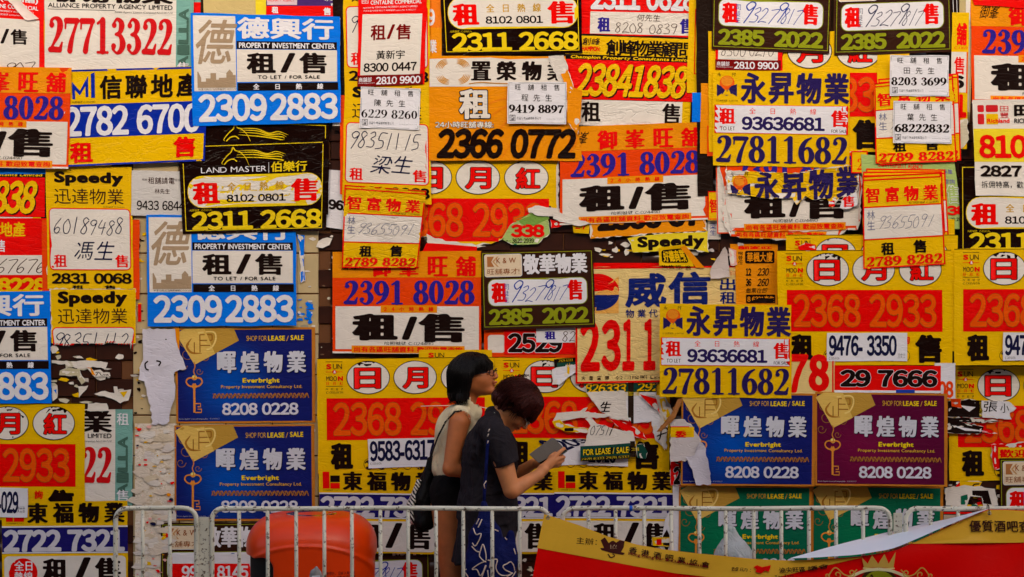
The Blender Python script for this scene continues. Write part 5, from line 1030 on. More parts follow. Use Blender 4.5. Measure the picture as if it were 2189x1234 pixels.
# --- young woman with the bob haircut
D1 = .55; k1 = (DIST-D1)/DIST*S; g1 = CY+CAMH/k1       # row of the ground at her distance
girl = empty('person', (X(965, D1), -D1, 0), 'young woman with a black bob, glasses and a sleeveless cream vest, looking up', 'person', 'two women walking past the poster wall')
f = Field(872, 1082, 750, int(g1)+6, -112, 112)
hp = head(f, (1011, 803), 7, yaw=17)
f.cap((1001, 838, 0), (990, 888, 0), 21, 22, 10)                          # neck
f.ell((978, 930, 0), (40, 52, 66), 14); f.ell((972, 985, 0), (34, 50, 54), 18); f.ell((966, 1045, 0), (40, 46, 64), 18)
f.cap((988, 893, -60), (988, 893, 60), 20, 20, 16)                        # shoulders
for t, el, wr, kn in ((1, (966, 994, 92), (1012, 1006, 84), (1034, 1000, 74)), (-1, (985, 994, -86), (1026, 985, -66), (1046, 978, -58))):
    f.cap((983, 900, 72*t), el, 22, 16.5, 8); f.cap(el, wr, 16.5, 11, 4); f.cap(wr, kn, 10, 10, 4, flat=.8)
    for j in range(4): f.cap((kn[0]+4, kn[1]-7+j*5, kn[2]), (kn[0]+20-(j == 3)*5, kn[1]-9+j*5.5, kn[2]-6*t), 4.4, 3.6, 1.5); f.cap((kn[0]+20-(j == 3)*5, kn[1]-9+j*5.5, kn[2]-6*t), (kn[0]+26-(j == 3)*5, kn[1]-3+j*5, kn[2]-16*t), 3.7, 3, 1)
    f.cap((kn[0]-4, kn[1]-8, kn[2]-4*t), (kn[0]+14, kn[1]-20, kn[2]-12*t), 5, 4, 2)
gy = int(g1)
for t, knee, ank in ((1, (972, 1268, 36), (958, gy-38, 34)), (-1, (1008, 1262, -36), (1016, gy-42, -34))):
    f.cap((962, 1075, 34*t), knee, 40, 24, 10); f.cap(knee, ank, 24, 13, 6); f.cap((knee[0]-8, knee[1]+50, knee[2]), (ank[0]-3, ank[1]-70, ank[2]), 22, 14, 10)
    f.cap((ank[0], gy-16, ank[2]), (ank[0]+52, gy-12, ank[2]), 14, 9, 8)
m_skin1 = skin_mat('warm_skin', (196,112,62))
f.mesh('body', D1, m_skin1, girl)
fv = Field(890, 1060, 845, 1060, -100, 100)
fv.ell((976, 930, 0), (47, 60, 72), 10); fv.ell((967, 985, 0), (42, 52, 60), 16); fv.cap((962, 1000, 0), (966, 1018, 0), 38, 37, 10, flat=1.5); fv.cap((984, 890, -52), (984, 890, 52), 25, 25, 12)
fv.cap((1000, 852, 0), (1002, 880, 0), 23, 28, 6); fv.noise(5, 15, 40, 18, 3); fv.noise(2.6, 6, 16, 8, 5)
fv.cap((1018, 830, 0), (1002, 872, 0), 22, 22, 2, sub=True)               # neckline
for t in (1, -1): fv.cap((986, 905, 112*t), (975, 930, 106*t), 44, 42, 1.5, sub=True)
i = np.searchsorted(fv.z, -1019); n_ = vnoise(fv.x[:, None]/3.2, fv.t[None, :]/3.2, 4)*9
fv.F = np.maximum(fv.F, (-1019-fv.z[None, None, :]+n_[:, :, None]).astype(np.float32))
m_vest = cloth('cream_denim', (232,212,172))
vest = fv.mesh('vest', D1, m_vest, girl)
rnd = random.Random(3)
strands('frayed_threads', [[(985+26*math.cos(a)-3, 908+34*math.sin(a), 78), (985+30*math.cos(a)+rnd.uniform(-4, 4)-3, 908+39*math.sin(a)+rnd.uniform(-3, 5), 84)] for a in [rnd.uniform(0, 6.28) for _ in range(90)]]+
  [[(rnd.uniform(928, 1000), 1014, 62), (rnd.uniform(928, 1000), 1024, 63)] for _ in range(0)], m_vest, D1, girl, 1.1)
m_blk = cloth('black_cloth', (18,14,14))
fs = Field(900, 1040, 1000, 1110, -100, 100); fs.ell((966, 1040, 0), (45, 46, 70), 10)
for t in (1, -1): fs.cap((963, 1050, 34*t), (966, 1084, 36*t), 44, 42, 8)
fs.noise(2.5, 14, 20, 15, 8); fs.F = np.maximum(fs.F, (-1077-fs.z[None, None, :]).astype(np.float32)+0*fs.F)
fs.mesh('shorts', D1, m_blk, girl)
fh = Field(945, 1075, 745, 872, -56, 56, 1.5)
fh.ell((1007, 798, 0), (47, 45, 45), 6, 0); fh.cap((985, 800, 0), (978, 842, 0), 26, 22, 16, flat=1.75)
for t in (1, -1): fh.cap((1002, 800, 36*t), (990, 850, 38*t), 13, 14, 8); fh.cap((1026, 775, 28*t), (1040, 786, 24*t), 14, 7, 8)
fh.cap((1030, 772, -14), (1046, 786, -10), 14, 8, 6, flat=1.8); fh.cap((1030, 772, 14), (1046, 786, 10), 14, 8, 6)
fh.cap((1052, 822, 0), (1036, 812, 0), 30, 25, 2, sub=True); fh.ell((1058, 813, 0), (31, 25, 60), 2, sub=True); fh.ell((1030, 822, 40), (22, 26, 34), 3, sub=True); fh.cap((1022, 812, -60), (1022, 812, 60), 13, 13, 3, sub=True); fh.cap((1030, 835, -60), (1030, 835, 60), 24, 24, 3, sub=True)
A = np.arctan2(fh.t[None, :], fh.x[:, None]-1000)
fh.F += (2.2*(vnoise(A*26, A*0, 3)-.5))[:, :, None].astype(np.float32)
cut = 858-vnoise(A*30, A*0, 9)*7; fh.F = np.maximum(fh.F, (-cut[:, :, None]-fh.z[None, None, :]).astype(np.float32))
m_h1 = hair_mat('black_hair', (12,5,4)); hm = fh.mesh('hair', D1, m_h1, girl)
def locks(mesh_, root, d, C, up, fwd, n, rows, mat, seed, r=.9, flick=0, spread=.5):
    """thin locks lying on the hair from the crown downwards, found by casting rays from inside the head"""
    rn = random.Random(seed); bv = BVHTree.FromPolygons([v.co for v in mesh_.data.vertices], [tuple(q.vertices) for q in mesh_.data.polygons]); k = (DIST-d)/DIST*S; out = []
    up, fwd = Vector(up).normalized(), Vector(fwd).normalized(); side = up.cross(fwd)
    for _ in range(n):
        ph = rn.uniform(0, 2*math.pi); th0 = rn.choice((0.1, .3, .6, .9, 1.2)); pts = []; last = None; tw = rn.uniform(-spread, spread)*.5
        for q in range(9):
            th = th0+q*.22
            a = ph+tw*q/8
            if th < 1.57: o_ = Vector(C); dr = up*math.cos(th)+(fwd*math.cos(a)+side*math.sin(a))*math.sin(th)
            else: o_ = Vector(C)-up*((th-1.57)*rows); dr = fwd*math.cos(a)+side*math.sin(a)
            W0 = Vector(((o_.x-CX)*k-root.location[0], -d-o_.y*k-root.location[1], CAMH+(CY+o_.z)*k-root.location[2])); D_ = Vector((dr.x, -dr.y, dr.z))
            h = bv.ray_cast(W0, D_)
            if h[0] is None or (last is not None and (h[0]-last).length > 17*k): break
            last = h[0]; pts.append(tuple(h[0]+D_*k*(.3+rn.uniform(0, .9)+(flick*max(0, q-5)*rn.random()))))
        if len(pts) > 3: out.append(pts)
    V, F = [], []
    for pts in out:
        b = len(V); m = len(pts)
        for i, w in enumerate(pts):
            rr_ = r*k*(1-.85*(i/(m-1))**2)
            for a in (0, 2.1, 4.2): V.append(np.array(w)+rr_*np.array([math.cos(a), math.sin(a), .3*math.sin(a)]))
        for i in range(m-1):
            for j in range(3): F.append((b+i*3+j, b+i*3+(j+1) % 3, b+(i+1)*3+(j+1) % 3, b+(i+1)*3+j))
    o = mesh_obj('hair_locks', V, F, mat, root); o['kind'] = 'stuff'; return o
from mathutils.bvhtree import BVHTree
locks(hm, girl, D1, (1004, 0, -800), (0, 0, 1), (1, 0, 0), 1500, 34, m_h1, 4)
rt = []
for _ in range(170):
    a = rnd.uniform(1.2, 5.2) if rnd.random() < .6 else rnd.uniform(.9, 2.2); x0, t0 = 984+24*math.cos(a), 43*math.sin(a); rt.append([(x0, 835, t0), (x0+rnd.uniform(-1, 3), 850, t0*1.02), (x0+rnd.uniform(-3, 8), 862+rnd.uniform(-3, 4), t0*.98)])
for _ in range(70):
    t0 = rnd.uniform(-26, 34); x0 = 1038+10*math.cos(t0/24); rt.append([(x0-6, 764, t0*.9), (x0+6, 776, t0), (x0+rnd.uniform(3, 7), 783+rnd.uniform(0, 6), t0)])
strands('hair_strands', rt, m_h1, D1, girl, 1.2)
m_fr = plain('glasses_frame', (40,14,10), .25); m_lens = bpy.data.materials.new('lens'); m_lens.use_nodes = True; B = m_lens.node_tree.nodes['Principled BSDF']; B.inputs['Transmission Weight'].default_value = 1; B.inputs['Roughness'].default_value = .03; B.inputs['IOR'].default_value = 1.05
def glasses(p, d, who, mat):
    gl = None
    for t in (-1, 1):
        pts = [p(50-abs(math.cos(a))*1.5-3*(t*math.cos(a) > .3), 2+7*math.sin(a), 15*t+11*math.cos(a)) for a in np.linspace(0, 2*math.pi, 19)]
        o = tube('glasses_rim', pts, .9, mat, d, who, 6)
        tube('glasses_temple', [p(47, 4, 26*t), p(30, 4, 34*t), p(-2, 0, 40*t)], .9, mat, d, who, 6)
    tube('glasses_bridge', [p(50, 3, -4), p(51, 5, 0), p(50, 3, 4)], .9, mat, d, who, 6)
glasses(hp, D1, girl, m_fr)
m_eye = plain('eye_dark', (20,10,8), .15); m_brow = plain('eyebrow_hair', (24,14,10), .8); m_lip = skin_mat('lip', (176,74,60))
for t in (-1, 1):
    tube('eye', [hp(42, 3, 9*t), hp(43.2, 3.4, 14*t), hp(41.5, 3, 19*t)], 1.6, m_eye, D1, girl, 6); tube('eyebrow', [hp(44, 12, 7*t), hp(43, 14, 14*t), hp(39, 12, 21*t)], 1.3, m_brow, D1, girl, 6)
tube('earring', [hp(-5, -17, 40), hp(-5, -18.5, 41)], 1.6, plain('pearl', 'WH', .2), D1, girl, 6)
tube('lips', [hp(44.5, -21, -7), hp(50, -19.5, -3), hp(50, -19.5, 3), hp(44.5, -21, 7)], 2.1, m_lip, D1, girl, 6)
# drawstring bag on her back
m_bag = cloth('black_nylon', (14,12,13), .6)
fb = Field(855, 960, 955, 1160, -70, 70); fb.cap((922, 985, 0), (905, 1060, 0), 9, 22, 8, flat=1.5); fb.cap((908, 1060, 0), (906, 1110, 0), 24, 27, 10, flat=1.7); fb.noise(5, 12, 26, 14, 2); fb.noise(2.5, 6, 9, 7, 6)
bag = empty('backpack', (X(905, D1), -D1, Z(1138, D1)), 'black drawstring backpack with a zebra striped side on the back of the young woman', 'backpack')
fb.mesh('bag_body', D1, m_bag, bag)
for pts in ([(922, 978, 18), (938, 935, 50), (956, 898, 70), (976, 876, 74), (990, 874, 66)], [(924, 978, 10), (930, 958, 40), (942, 925, 56), (957, 898, 68)]): tube('drawstring', [(x-2, y, t+6) for x, y, t in pts], 1.7, plain('cord', (10,8,10), .6), D1, bag, 6)
mz = plain('zebra_print', 'WH', .7); nt, N, L, B = nodes(mz); tc = N.new('ShaderNodeTexCoord'); mp = N.new('ShaderNodeMapping'); mp.inputs['Rotation'].default_value = (0, R(38), 0); wv = N.new('ShaderNodeTexWave'); wv.inputs['Scale'].default_value = 24; wv.inputs['Distortion'].default_value = 5; wv.inputs['Detail Scale'].default_value = 1.2; cr_ = N.new('ShaderNodeValToRGB'); cr_.color_ramp.elements[0].position = .5; cr_.color_ramp.elements[1].position = .56; cr_.color_ramp.elements[0].color = (.006, .005, .005, 1); cr_.color_ramp.elements[1].color = (.75, .68, .6, 1)
L.new(tc.outputs['Object'], mp.inputs[0]); L.new(mp.outputs[0], wv.inputs[0]); L.new(wv.outputs[0], cr_.inputs[0]); L.new(cr_.outputs[0], B.inputs['Base Color'])
fz = Field(855, 930, 1010, 1140, -50, 60); fz.cap((896, 1030, 8), (881, 1078, 10), 6, 10, 4, flat=2.2); fz.cap((881, 1078, 10), (884, 1112, 10), 10, 8, 4, flat=2.2); fz.noise(2.5, 8, 12, 9, 3); fz.mesh('zebra_panel', D1, mz, bag)

# --- woman with the phone
D2 = .78; k2 = (DIST-D2)/DIST*S; g2 = int(CY+CAMH/k2)
wom = empty('person', (X(1050, D2), -D2, 0), 'woman with short dark red hair and grey shirt, bowed over her phone', 'person', 'two women walking past the poster wall')
f = Field(958, 1222, 790, g2+6, -118, 118)
wp = head(f, (1101, 866), -58, 1.0)
f.cap((1086, 872, 0), (1058, 905, 0), 21, 25, 12)
f.ell((1044, 965, 0), (44, 56, 68), 14); f.ell((1042, 1030, 0), (46, 56, 64), 18); f.ell((1040, 1095, 0), (46, 50, 60), 18); f.cap((1052, 915, -62), (1052, 915, 62), 21, 21, 14)
f.cap((1062, 930, 78), (1093, 1038, 92), 25, 17.5, 8); f.cap((1095, 1040, 92), (1150, 1010, 62), 17.5, 12, 4); f.cap((1150, 1010, 62), (1160, 1000, 56), 11, 11, 4)
f.cap((1062, 930, -78), (1092, 1030, -88), 25, 17, 8); f.cap((1092, 1030, -88), (1140, 995, -40), 16, 11, 4); f.cap((1140, 995, -40), (1158, 990, -22), 10, 11, 4)
hand_near(f, (1158, 1001, 54), (1180, 982, 46), [[(1184, 974, 46), (1194, 965, 40), (1205, 957, 30)], [(1187, 981, 46), (1198, 976, 42), (1205, 975, 32)], [(1184, 988, 44), (1196, 985, 40), (1203, 982, 30)], [(1178, 994, 40), (1190, 992, 38), (1197, 989, 28)]], [(1168, 988, 40), (1178, 974, 30), (1190, 964, 22)])
hand_near(f, (1152, 992, -26), (1172, 982, -14), [[(1178, 976, -12), (1192, 970, -6), (1202, 964, 4)], [(1180, 982, -12), (1194, 978, -6), (1202, 974, 4)], [(1178, 988, -12), (1190, 986, -6), (1198, 982, 4)], [(1174, 993, -12), (1184, 992, -6), (1192, 990, 4)]], [(1160, 980, -16), (1172, 970, -6), (1184, 964, 6)])
for t, knee, ank in ((1, (1060, 1278, 36), (1040, g2-40, 34)), (-1, (1080, 1272, -36), (1090, g2-42, -34))):
    f.cap((1040, 1110, 30*t), knee, 36, 24, 10); f.cap(knee, ank, 24, 14, 6); f.cap((ank[0], g2-16, ank[2]), (ank[0]+52, g2-12, ank[2]), 14, 9, 8)
m_skin2 = skin_mat('fair_warm_skin', (214,136,84))
f.mesh('body', D2, m_skin2, wom)
m_shirt = cloth('charcoal_shirt', (42,36,40), .9, 600, 1.7)
fw = Field(940, 1135, 865, 1235, -125, 125)
fw.cap((1052, 914, -60), (1052, 914, 60), 27, 27, 14); fw.ell((1046, 962, 0), (52, 62, 76), 14)
fw.cap((1045, 985, 0), (1045, 1090, 0), 54, 60, 16, flat=1.25); fw.cap((1043, 1090, 0), (1034, 1200, 0), 60, 68, 16, flat=1.2)
for t in (1, -1): fw.cap((1062, 928, 76*t), (1088, 996, 90*t), 30, 24, 8)
fw.cap((1060, 895, 0), (1072, 893, 0), 28, 24, 6); fw.noise(8, 20, 80, 26, 3); fw.noise(4.5, 9, 34, 12, 7); fw.noise(3, 30, 9, 22, 9)
fw.cap((1092, 868, 0), (1072, 890, 0), 24, 21, 2, sub=True); fw.ell((1112, 905, 0), (30, 26, 40), 2, sub=True)
n_ = vnoise(fw.x[:, None]/20, fw.t[None, :]/20, 4)*8
# sleeves end above the elbow, hem below the hips
Xg, Tg, Zg = fw.x[:, None, None], np.abs(fw.t)[None, :, None], fw.z[None, None, :]
arm = ((Xg-1062)*.35+(-Zg-928)*.937-62-(Tg > 60)*0)
fw.F = np.where((Tg > 70) & (arm > -14), np.maximum(fw.F, arm.astype(np.float32)), fw.F)
fw.F = np.maximum(fw.F, (-1206-Zg+n_[:, :, None]).astype(np.float32))
fw.mesh('shirt', D2, m_shirt, wom)
fc_ = Field(1020, 1100, 868, 915, -50, 50, 1.5); fc_.cap((1048, 893, -22), (1048, 893, 22), 14, 14, 6); fc_.cap((1056, 898, 28), (1074, 908, 22), 9, 5, 5); fc_.cap((1056, 898, -28), (1074, 908, -22), 9, 5, 5); fc_.ell((1068, 884, 0), (24, 22, 25), 2, 0, sub=True); fc_.mesh('collar', D2, m_shirt, wom)
fp = Field(960, 1130, 1180, g2-20, -100, 100, 3)
for t, knee, ank in ((1, (1060, 1278, 36), (1040, g2-60, 34)), (-1, (1080, 1272, -36), (1090, g2-62, -34))): fp.cap((1040, 1190, 30*t), knee, 52, 34, 10); fp.cap(knee, ank, 34, 26, 6)
fp.noise(5, 20, 40, 20, 3); fp.mesh('trousers', D2, m_blk, wom)
fh = Field(1040, 1182, 785, 930, -60, 60, 1.5)
def wl(a, u, t=0): return wp(a, u, t)
fh.ell(wl(-4, 10), (50, 50, 46), 6, -58); fh.cap(wl(-26, 10), wl(-34, -20), 26, 14, 12, flat=1.7); fh.cap(wl(18, 34, -12), wl(40, 16, -12), 22, 9, 8, flat=1.4); fh.cap(wl(18, 34, 16), wl(42, 12, 16), 22, 9, 8)
for t in (1, -1): fh.cap(wl(4, 6, 37*t), wl(12, -14, 38*t), 13, 5, 6); fh.cap(wl(-16, 2, 34*t), wl(-28, -18, 30*t), 15, 8, 8)
fh.ell(wl(46, -20), (38, 30, 60), 2, -58, sub=True); fh.ell(wl(16, -26, 40), (20, 20, 26), 3, -58, sub=True); fh.cap(wl(12, -46, -60), wl(12, -46, 60), 24, 24, 3, sub=True)
fh.ell(wl(-6, -8, 46), (6, 9, 10), 2, -58, sub=True)
ca_, sa_ = math.cos(R(-58)), math.sin(R(-58)); X_, Z_ = fh.x[:, None, None]-1101, fh.z[None, None, :]+866
la, lu = X_*ca_+Z_*sa_, -X_*sa_+Z_*ca_; An = np.arctan2(fh.t[None, :, None]+0*la, la-2*np.ones_like(la))+0*lu
n3 = vnoise(An*17, lu/36+0*An, 5)+.5*vnoise(An*37, lu/22+0*An, 9)
fh.F += (4.2*(n3-.75)*np.clip(1.25-(lu-10)/60, .2, 1)).astype(np.float32)
m_h2 = hair_mat('dark_red_hair', (64,14,6)); hm2 = fh.mesh('hair', D2, m_h2, wom)
locks(hm2, wom, D2, (1106, 0, -856), (.85, 0, .53), (.53, 0, -.85), 1500, 20, m_h2, 8, 1.0, 1.6, .9)
rt = []
for _ in range(900):
    a = rnd.uniform(0, 6.28); ph = rnd.uniform(-.5, 1.35); r0 = 50
    c = np.array([r0*math.cos(ph)*math.cos(a)-6, r0*math.sin(ph)+10, 44*math.cos(ph)*math.sin(a)])
    if c[0] > 20 and c[1] < 6: continue
    if c[1] < -16: continue
    dr = np.array([.25 if c[0] > -10 else -.3, -1, 0])*12
    rt.append([tuple(wl(*(c*.97))), tuple(wl(*(c*1.03+dr*.5))), tuple(wl(*(c*1.02+dr+np.array([rnd.uniform(-3, 3), 0, rnd.uniform(-2, 2)]))))])
for _ in range(26):
    x = rnd.uniform(1108, 1130); rt.append([(x-6, 806, rnd.uniform(-6, 10)), (x, 801+rnd.uniform(-2, 2), 4), (x+rnd.uniform(4, 12), 806+rnd.uniform(-2, 6), 4)])
strands('hair_strands', rt, m_h2, D2, wom, 1.1)
m_silver = plain('pale_metal', (190,190,180), .25, metal=1)
glasses(wp, D2, wom, m_silver)
for t in (-1, 1): tube('eye', [wp(42, 3, 9*t), wp(43, 3, 14*t), wp(41.5, 3, 19*t)], 1.5, m_eye, D2, wom, 6)
tube('lips', [wp(44.5, -21, -7), wp(48, -19.5, -3), wp(48, -19.5, 3), wp(44.5, -21, 7)], 2.1, m_lip, D2, wom, 6)
tube('necklace', [(1056+2*i**1.1+3*math.sin(i/3), 880+i*3.1, 27-.9*i) for i in range(10)], .9, m_silver, D2, wom, 5)
# her phone in its opened cover
ph = empty('phone', (X(1180, D2), -D2, Z(975, D2)), 'phone in an opened grey flip cover held by the bowed woman', 'phone')
def slab(name, quad, t0, th, mat, parent, d):
    k = (DIST-d)/DIST*S; bm = bmesh.new(); V = []
    for off in (0, th):
        for i, (x, y) in enumerate(quad): tt = (t0[i] if hasattr(t0, '__len__') else t0)+off; V.append(bm.verts.new(((x-CX)*k-parent.location[0], -d-tt*k-parent.location[1], CAMH+(CY-y)*k-parent.location[2])))
    n = len(quad)
    bm.faces.new(V[:n][::-1]); bm.faces.new(V[n:])
    for i in range(n): bm.faces.new((V[i], V[(i+1) % n], V[n+(i+1) % n], V[n+i]))
    bmesh.ops.recalc_face_normals(bm, faces=bm.faces); bmesh.ops.bevel(bm, geom=bm.edges[:], offset=.7*k, segments=2, affect='EDGES')
    me = bpy.data.meshes.new(name); bm.to_mesh(me); bm.free(); me.materials.append(mat); o = bpy.data.objects.new(name, me); COL.objects.link(o); o.parent = parent; return o
m_cov = cloth('grey_leatherette', (128,120,112), .6, 900, .3); m_pb = plain('phone_black', (14,14,16), .12)
slab('flip_cover', [(1131, 970), (1134, 967), (1178, 935), (1184, 935), (1203, 954), (1203, 958), (1152, 988), (1148, 985)], 24, 3, m_cov, ph, D2)
slab('phone_case', [(1152, 988), (1203, 957), (1212, 961), (1160, 993)], [10, 8, 8, 10], 14, m_pb, ph, D2)
slab('screen_edge', [(1190, 973), (1210, 961), (1213, 963), (1192, 976)], [20, 20, 20, 20], 6, m_silver, ph, D2)
# blue shoulder bag with white flowers
mb = cloth('blue_batik', (6,16,78), .7, 500, 1.6)
bb = empty('shoulder_bag', (X(1050, D2), -D2, Z(1300, D2)), 'navy blue shoulder bag with white outlined flowers hanging from the woman in the grey shirt', 'bag')
fb = Field(980, 1125, 1050, 1320, 70, 170); TB = 112
fb.cap((1036, 1066, TB), (1040, 1130, TB), 5, 30, 6, flat=.6); fb.cap((1040, 1140, TB), (1048, 1200, TB), 36, 54, 10, flat=.55); fb.cap((1048, 1200, TB), (1052, 1250, TB), 54, 56, 10, flat=.55); fb.cap((1092, 1130, TB), (1086, 1180, TB), 8, 24, 8, flat=.6); fb.noise(5, 14, 60, 20, 2); fb.noise(2, 7, 20, 9, 6)
bagm = fb.mesh('bag_body', D2, mb, bb)
tube('bag_strap', [(1052, 914, 70), (1056, 905, 60), (1046, 920, 92), (1043, 950, 104), (1040, 1000, 106), (1037, 1040, 108), (1036, 1070, 112)][2:], 3.4, mb, D2, bb, 8)
tube('bag_strap', [(1046, 922, 90), (1054, 908, 66), (1060, 900, 40)], 4.2, mb, D2, bb, 8)
mwht = plain('white_batik_line', (226,200,180), .8)
from mathutils.bvhtree import BVHTree
bvt = BVHTree.FromPolygons([v.co for v in bagm.data.vertices], [tuple(q.vertices) for q in bagm.data.polygons])
def flower_line(pts, w=1.3):
    q = cr([(a, b_, 1) for a, b_ in pts], 5); out = []
    for a, b_, _ in q:
        x = (a-CX)*k2-bb.location[0]; z = CAMH+(CY-b_)*k2-bb.location[2]; h = bvt.ray_cast(Vector((x, -1.2, z)), Vector((0, 1, 0)))
        if h[0] is not None: out.append((x+bb.location[0], h[0].y+bb.location[1]-.0008, z+bb.location[2]))
    if len(out) > 2: tube('flower_print', out, w*k2, mwht, 0, bb, 5, world_=True)
for l in [[(1011, 1153), (1020, 1162), (1028, 1164)], [(1028, 1164), (1034, 1148), (1040, 1165), (1041, 1180)], [(1028, 1164), (1027, 1172), (1034, 1180), (1041, 1184)], [(1041, 1182), (1030, 1186), (1015, 1196), (1013, 1200), (1022, 1200), (1028, 1212), (1034, 1205), (1040, 1190)], [(1041, 1190), (1032, 1218), (1045, 1220), (1044, 1200)],
    [(1044, 1180), (1050, 1182), (1048, 1196)], [(1056, 1178), (1064, 1180), (1061, 1196), (1070, 1210), (1086, 1212), (1094, 1208)], [(1094, 1208), (1080, 1200), (1076, 1192), (1084, 1188), (1092, 1185), (1098, 1194), (1100, 1204)], [(1096, 1208), (1084, 1216), (1080, 1228), (1092, 1220), (1102, 1206)],
    [(1026, 1096), (1020, 1108)], [(1032, 1097), (1024, 1114)], [(1014, 1116), (1020, 1128), (1030, 1126), (1026, 1140), (1018, 1152), (1012, 1146)], [(1000, 1200), (996, 1204), (1002, 1214), (1004, 1222)], [(1058, 1118), (1066, 1122)], [(1078, 1135), (1084, 1140)], [(1098, 1158), (1102, 1170)], [(1040, 1240), (1050, 1250), (1062, 1246), (1056, 1262), (1044, 1258)]]: flower_line(l)
for l in [[(1048, 910), (1045, 916)], [(1046, 920), (1043, 926)], [(1045, 934), (1043, 940)], [(1041, 1018), (1036, 1026), (1038, 1034)]]: tube('strap_print', [(x, y, 112) for x, y in l], 1.2, mwht, D2, bb, 5)
# ---------------------------------------------------------------- litter bin behind the barrier
D3 = .62; k3 = (DIST-D3)/DIST*S; g3 = int(CY+CAMH/k3)
def paint(name, c, chip, rough=.45, scale=26, lo=.60, hi=.64):
    m = bpy.data.materials.new(name); m.use_nodes = True; nt, N, L, B = nodes(m); tc = N.new('ShaderNodeTexCoord'); n = N.new('ShaderNodeTexNoise'); n.inputs['Scale'].default_value = scale; n.inputs['Detail'].default_value = 6; n.inputs['Roughness'].default_value = .65
    L.new(tc.outputs['Object'], n.inputs[0]); r = N.new('ShaderNodeValToRGB'); r.color_ramp.elements[0].position = lo; r.color_ramp.elements[1].position = hi; r.color_ramp.elements[0].color = lin(c); r.color_ramp.elements[1].color = lin(chip); L.new(n.outputs[0], r.inputs[0])
    n2 = N.new('ShaderNodeTexNoise'); n2.inputs['Scale'].default_value = 5; n2.inputs['Detail'].default_value = 5; L.new(tc.outputs['Object'], n2.inputs[0]); mr = N.new('ShaderNodeMapRange'); mr.inputs['From Min'].default_value = .3; mr.inputs['From Max'].default_value = .7; mr.inputs['To Min'].default_value = .72; mr.inputs['To Max'].default_value = 1.05; L.new(n2.outputs[0], mr.inputs[0])
    mx = N.new('ShaderNodeMix'); mx.data_type = 'RGBA'; mx.blend_type = 'MULTIPLY'; mx.inputs[0].default_value = 1; L.new(r.outputs[0], mx.inputs[6]); L.new(mr.outputs[0], mx.inputs[7]); L.new(mx.outputs[2], B.inputs['Base Color'])
    bp = N.new('ShaderNodeBump'); bp.inputs['Strength'].default_value = .35; bp.inputs['Distance'].default_value = .002; L.new(n.outputs[0], bp.inputs['Height']); L.new(bp.outputs[0], B.inputs['Normal']); B.inputs['Roughness'].default_value = rough; return m
m_bin = plain('orange_plastic', (255,62,0), .34, spec=.3, nscale=7, nb=.14, var=.1, coat=.1)
m_dark = plain('dark_inside', (12,10,10), .8); m_chrome = plain('steel_lid', (200,200,205), .12, metal=1)
bn = empty('litter_bin', (X(667, D3), -D3, 0), 'orange plastic litter bin with a steel ashtray top behind the barrier', 'litter bin')
f = Field(520, 815, 1090, 1500, -150, 150, 2.5)
Xg, Tg, Zg = f.x[:, None, None]-667, f.t[None, :, None], f.z[None, None, :]
zt = -1098.; rad = (np.abs(Xg)**2.6+np.abs(Tg)**2.6)**(1/2.6)
q0, q1 = rad-(138-66), (Zg-(zt-66)); body = np.sqrt(np.maximum(q0, 0)**2+np.maximum(q1, 0)**2)+np.minimum(np.maximum(q0, q1), 0)-66
body = np.maximum(body, (-1496-Zg)+0*rad); f.F = body.astype(np.float32)
def boxf(x0, x1, r0, r1, t0, t1, rd):
    dx = np.abs(f.x[:, None, None]-(x0+x1)/2)-(x1-x0)/2+rd; dz = np.abs(f.z[None, None, :]+(r0+r1)/2)-(r1-r0)/2+rd; dt = np.abs(f.t[None, :, None]-(t0+t1)/2)-(t1-t0)/2+rd
    return np.sqrt(np.maximum(dx, 0)**2+np.maximum(dz, 0)**2+np.maximum(dt, 0)**2)+np.minimum(np.maximum(np.maximum(dx, dz), dt), 0)-rd
f.F = -s_min(-f.F, boxf(430, 598, 1179, 1380, -80, 230, 22), 3).astype(np.float32)
f.F = -s_min(-f.F, boxf(799, 900, 1176, 1380, -230, 60, 22), 3).astype(np.float32)
ridge = np.sqrt((Xg*1.0)**2*.4+(Zg+1222)**2*1.6)-88                  # shallow arch pressed into the front
f.F += (np.clip(3-np.abs(ridge)*.5, 0, 3)*(Tg > 40)*-1.0).astype(np.float32)
binm = f.mesh('hood', D3, m_bin, bn)
f2 = Field(530, 805, 1150, 1490, -140, 140, 3); X2 = f2.x[:, None, None]-667; r2 = np.sqrt(X2**2+f2.t[None, :, None]**2); f2.F = np.maximum(r2-131, np.abs(f2.z[None, None, :]+1320)-160).astype(np.float32); f2.mesh('inside_shade', D3, m_dark, bn)  # solid black core stands in for the shade inside the bin
f3 = Field(600, 735, 1086, 1112, -70, 70, 1.5); f3.ell((666, 1101, 0), (60, 7, 60), 1); f3.ell((666, 1095, 0), (46, 5, 46), 1, sub=True); f3.mesh('ashtray', D3, m_chrome, bn)
def print_on(target, root, x0, y0, x1, y1, text, mat, k, name='lettering', b=0, off=.0012):
    bv = BVHTree.FromPolygons([v.co for v in target.data.vertices], [tuple(q.vertices) for q in target.data.polygons]); L_ = layout(text, 'sans', b, b, 14)
    V = L_[0]; lo, hi = V.min(0), V.max(0); u = x0+(V[:, 0]-lo[0])/(hi[0]-lo[0])*(x1-x0); v = y1-(V[:, 1]-lo[1])/(hi[1]-lo[1])*(y1-y0); out = []
    for a, c in zip(u, v):
        x, z = (a-CX)*k-root.location[0], CAMH+(CY-c)*k-root.location[2]; h = bv.ray_cast(Vector((x, -3, z)), Vector((0, 1, 0))); out.append((x, (h[0].y if h[0] is not None else -.3)-off, z))
    return mesh_obj(name, out, (L_[1], L_[2]), mat, root)
m_dr = plain('dark_red_print', (130,16,8), .5)
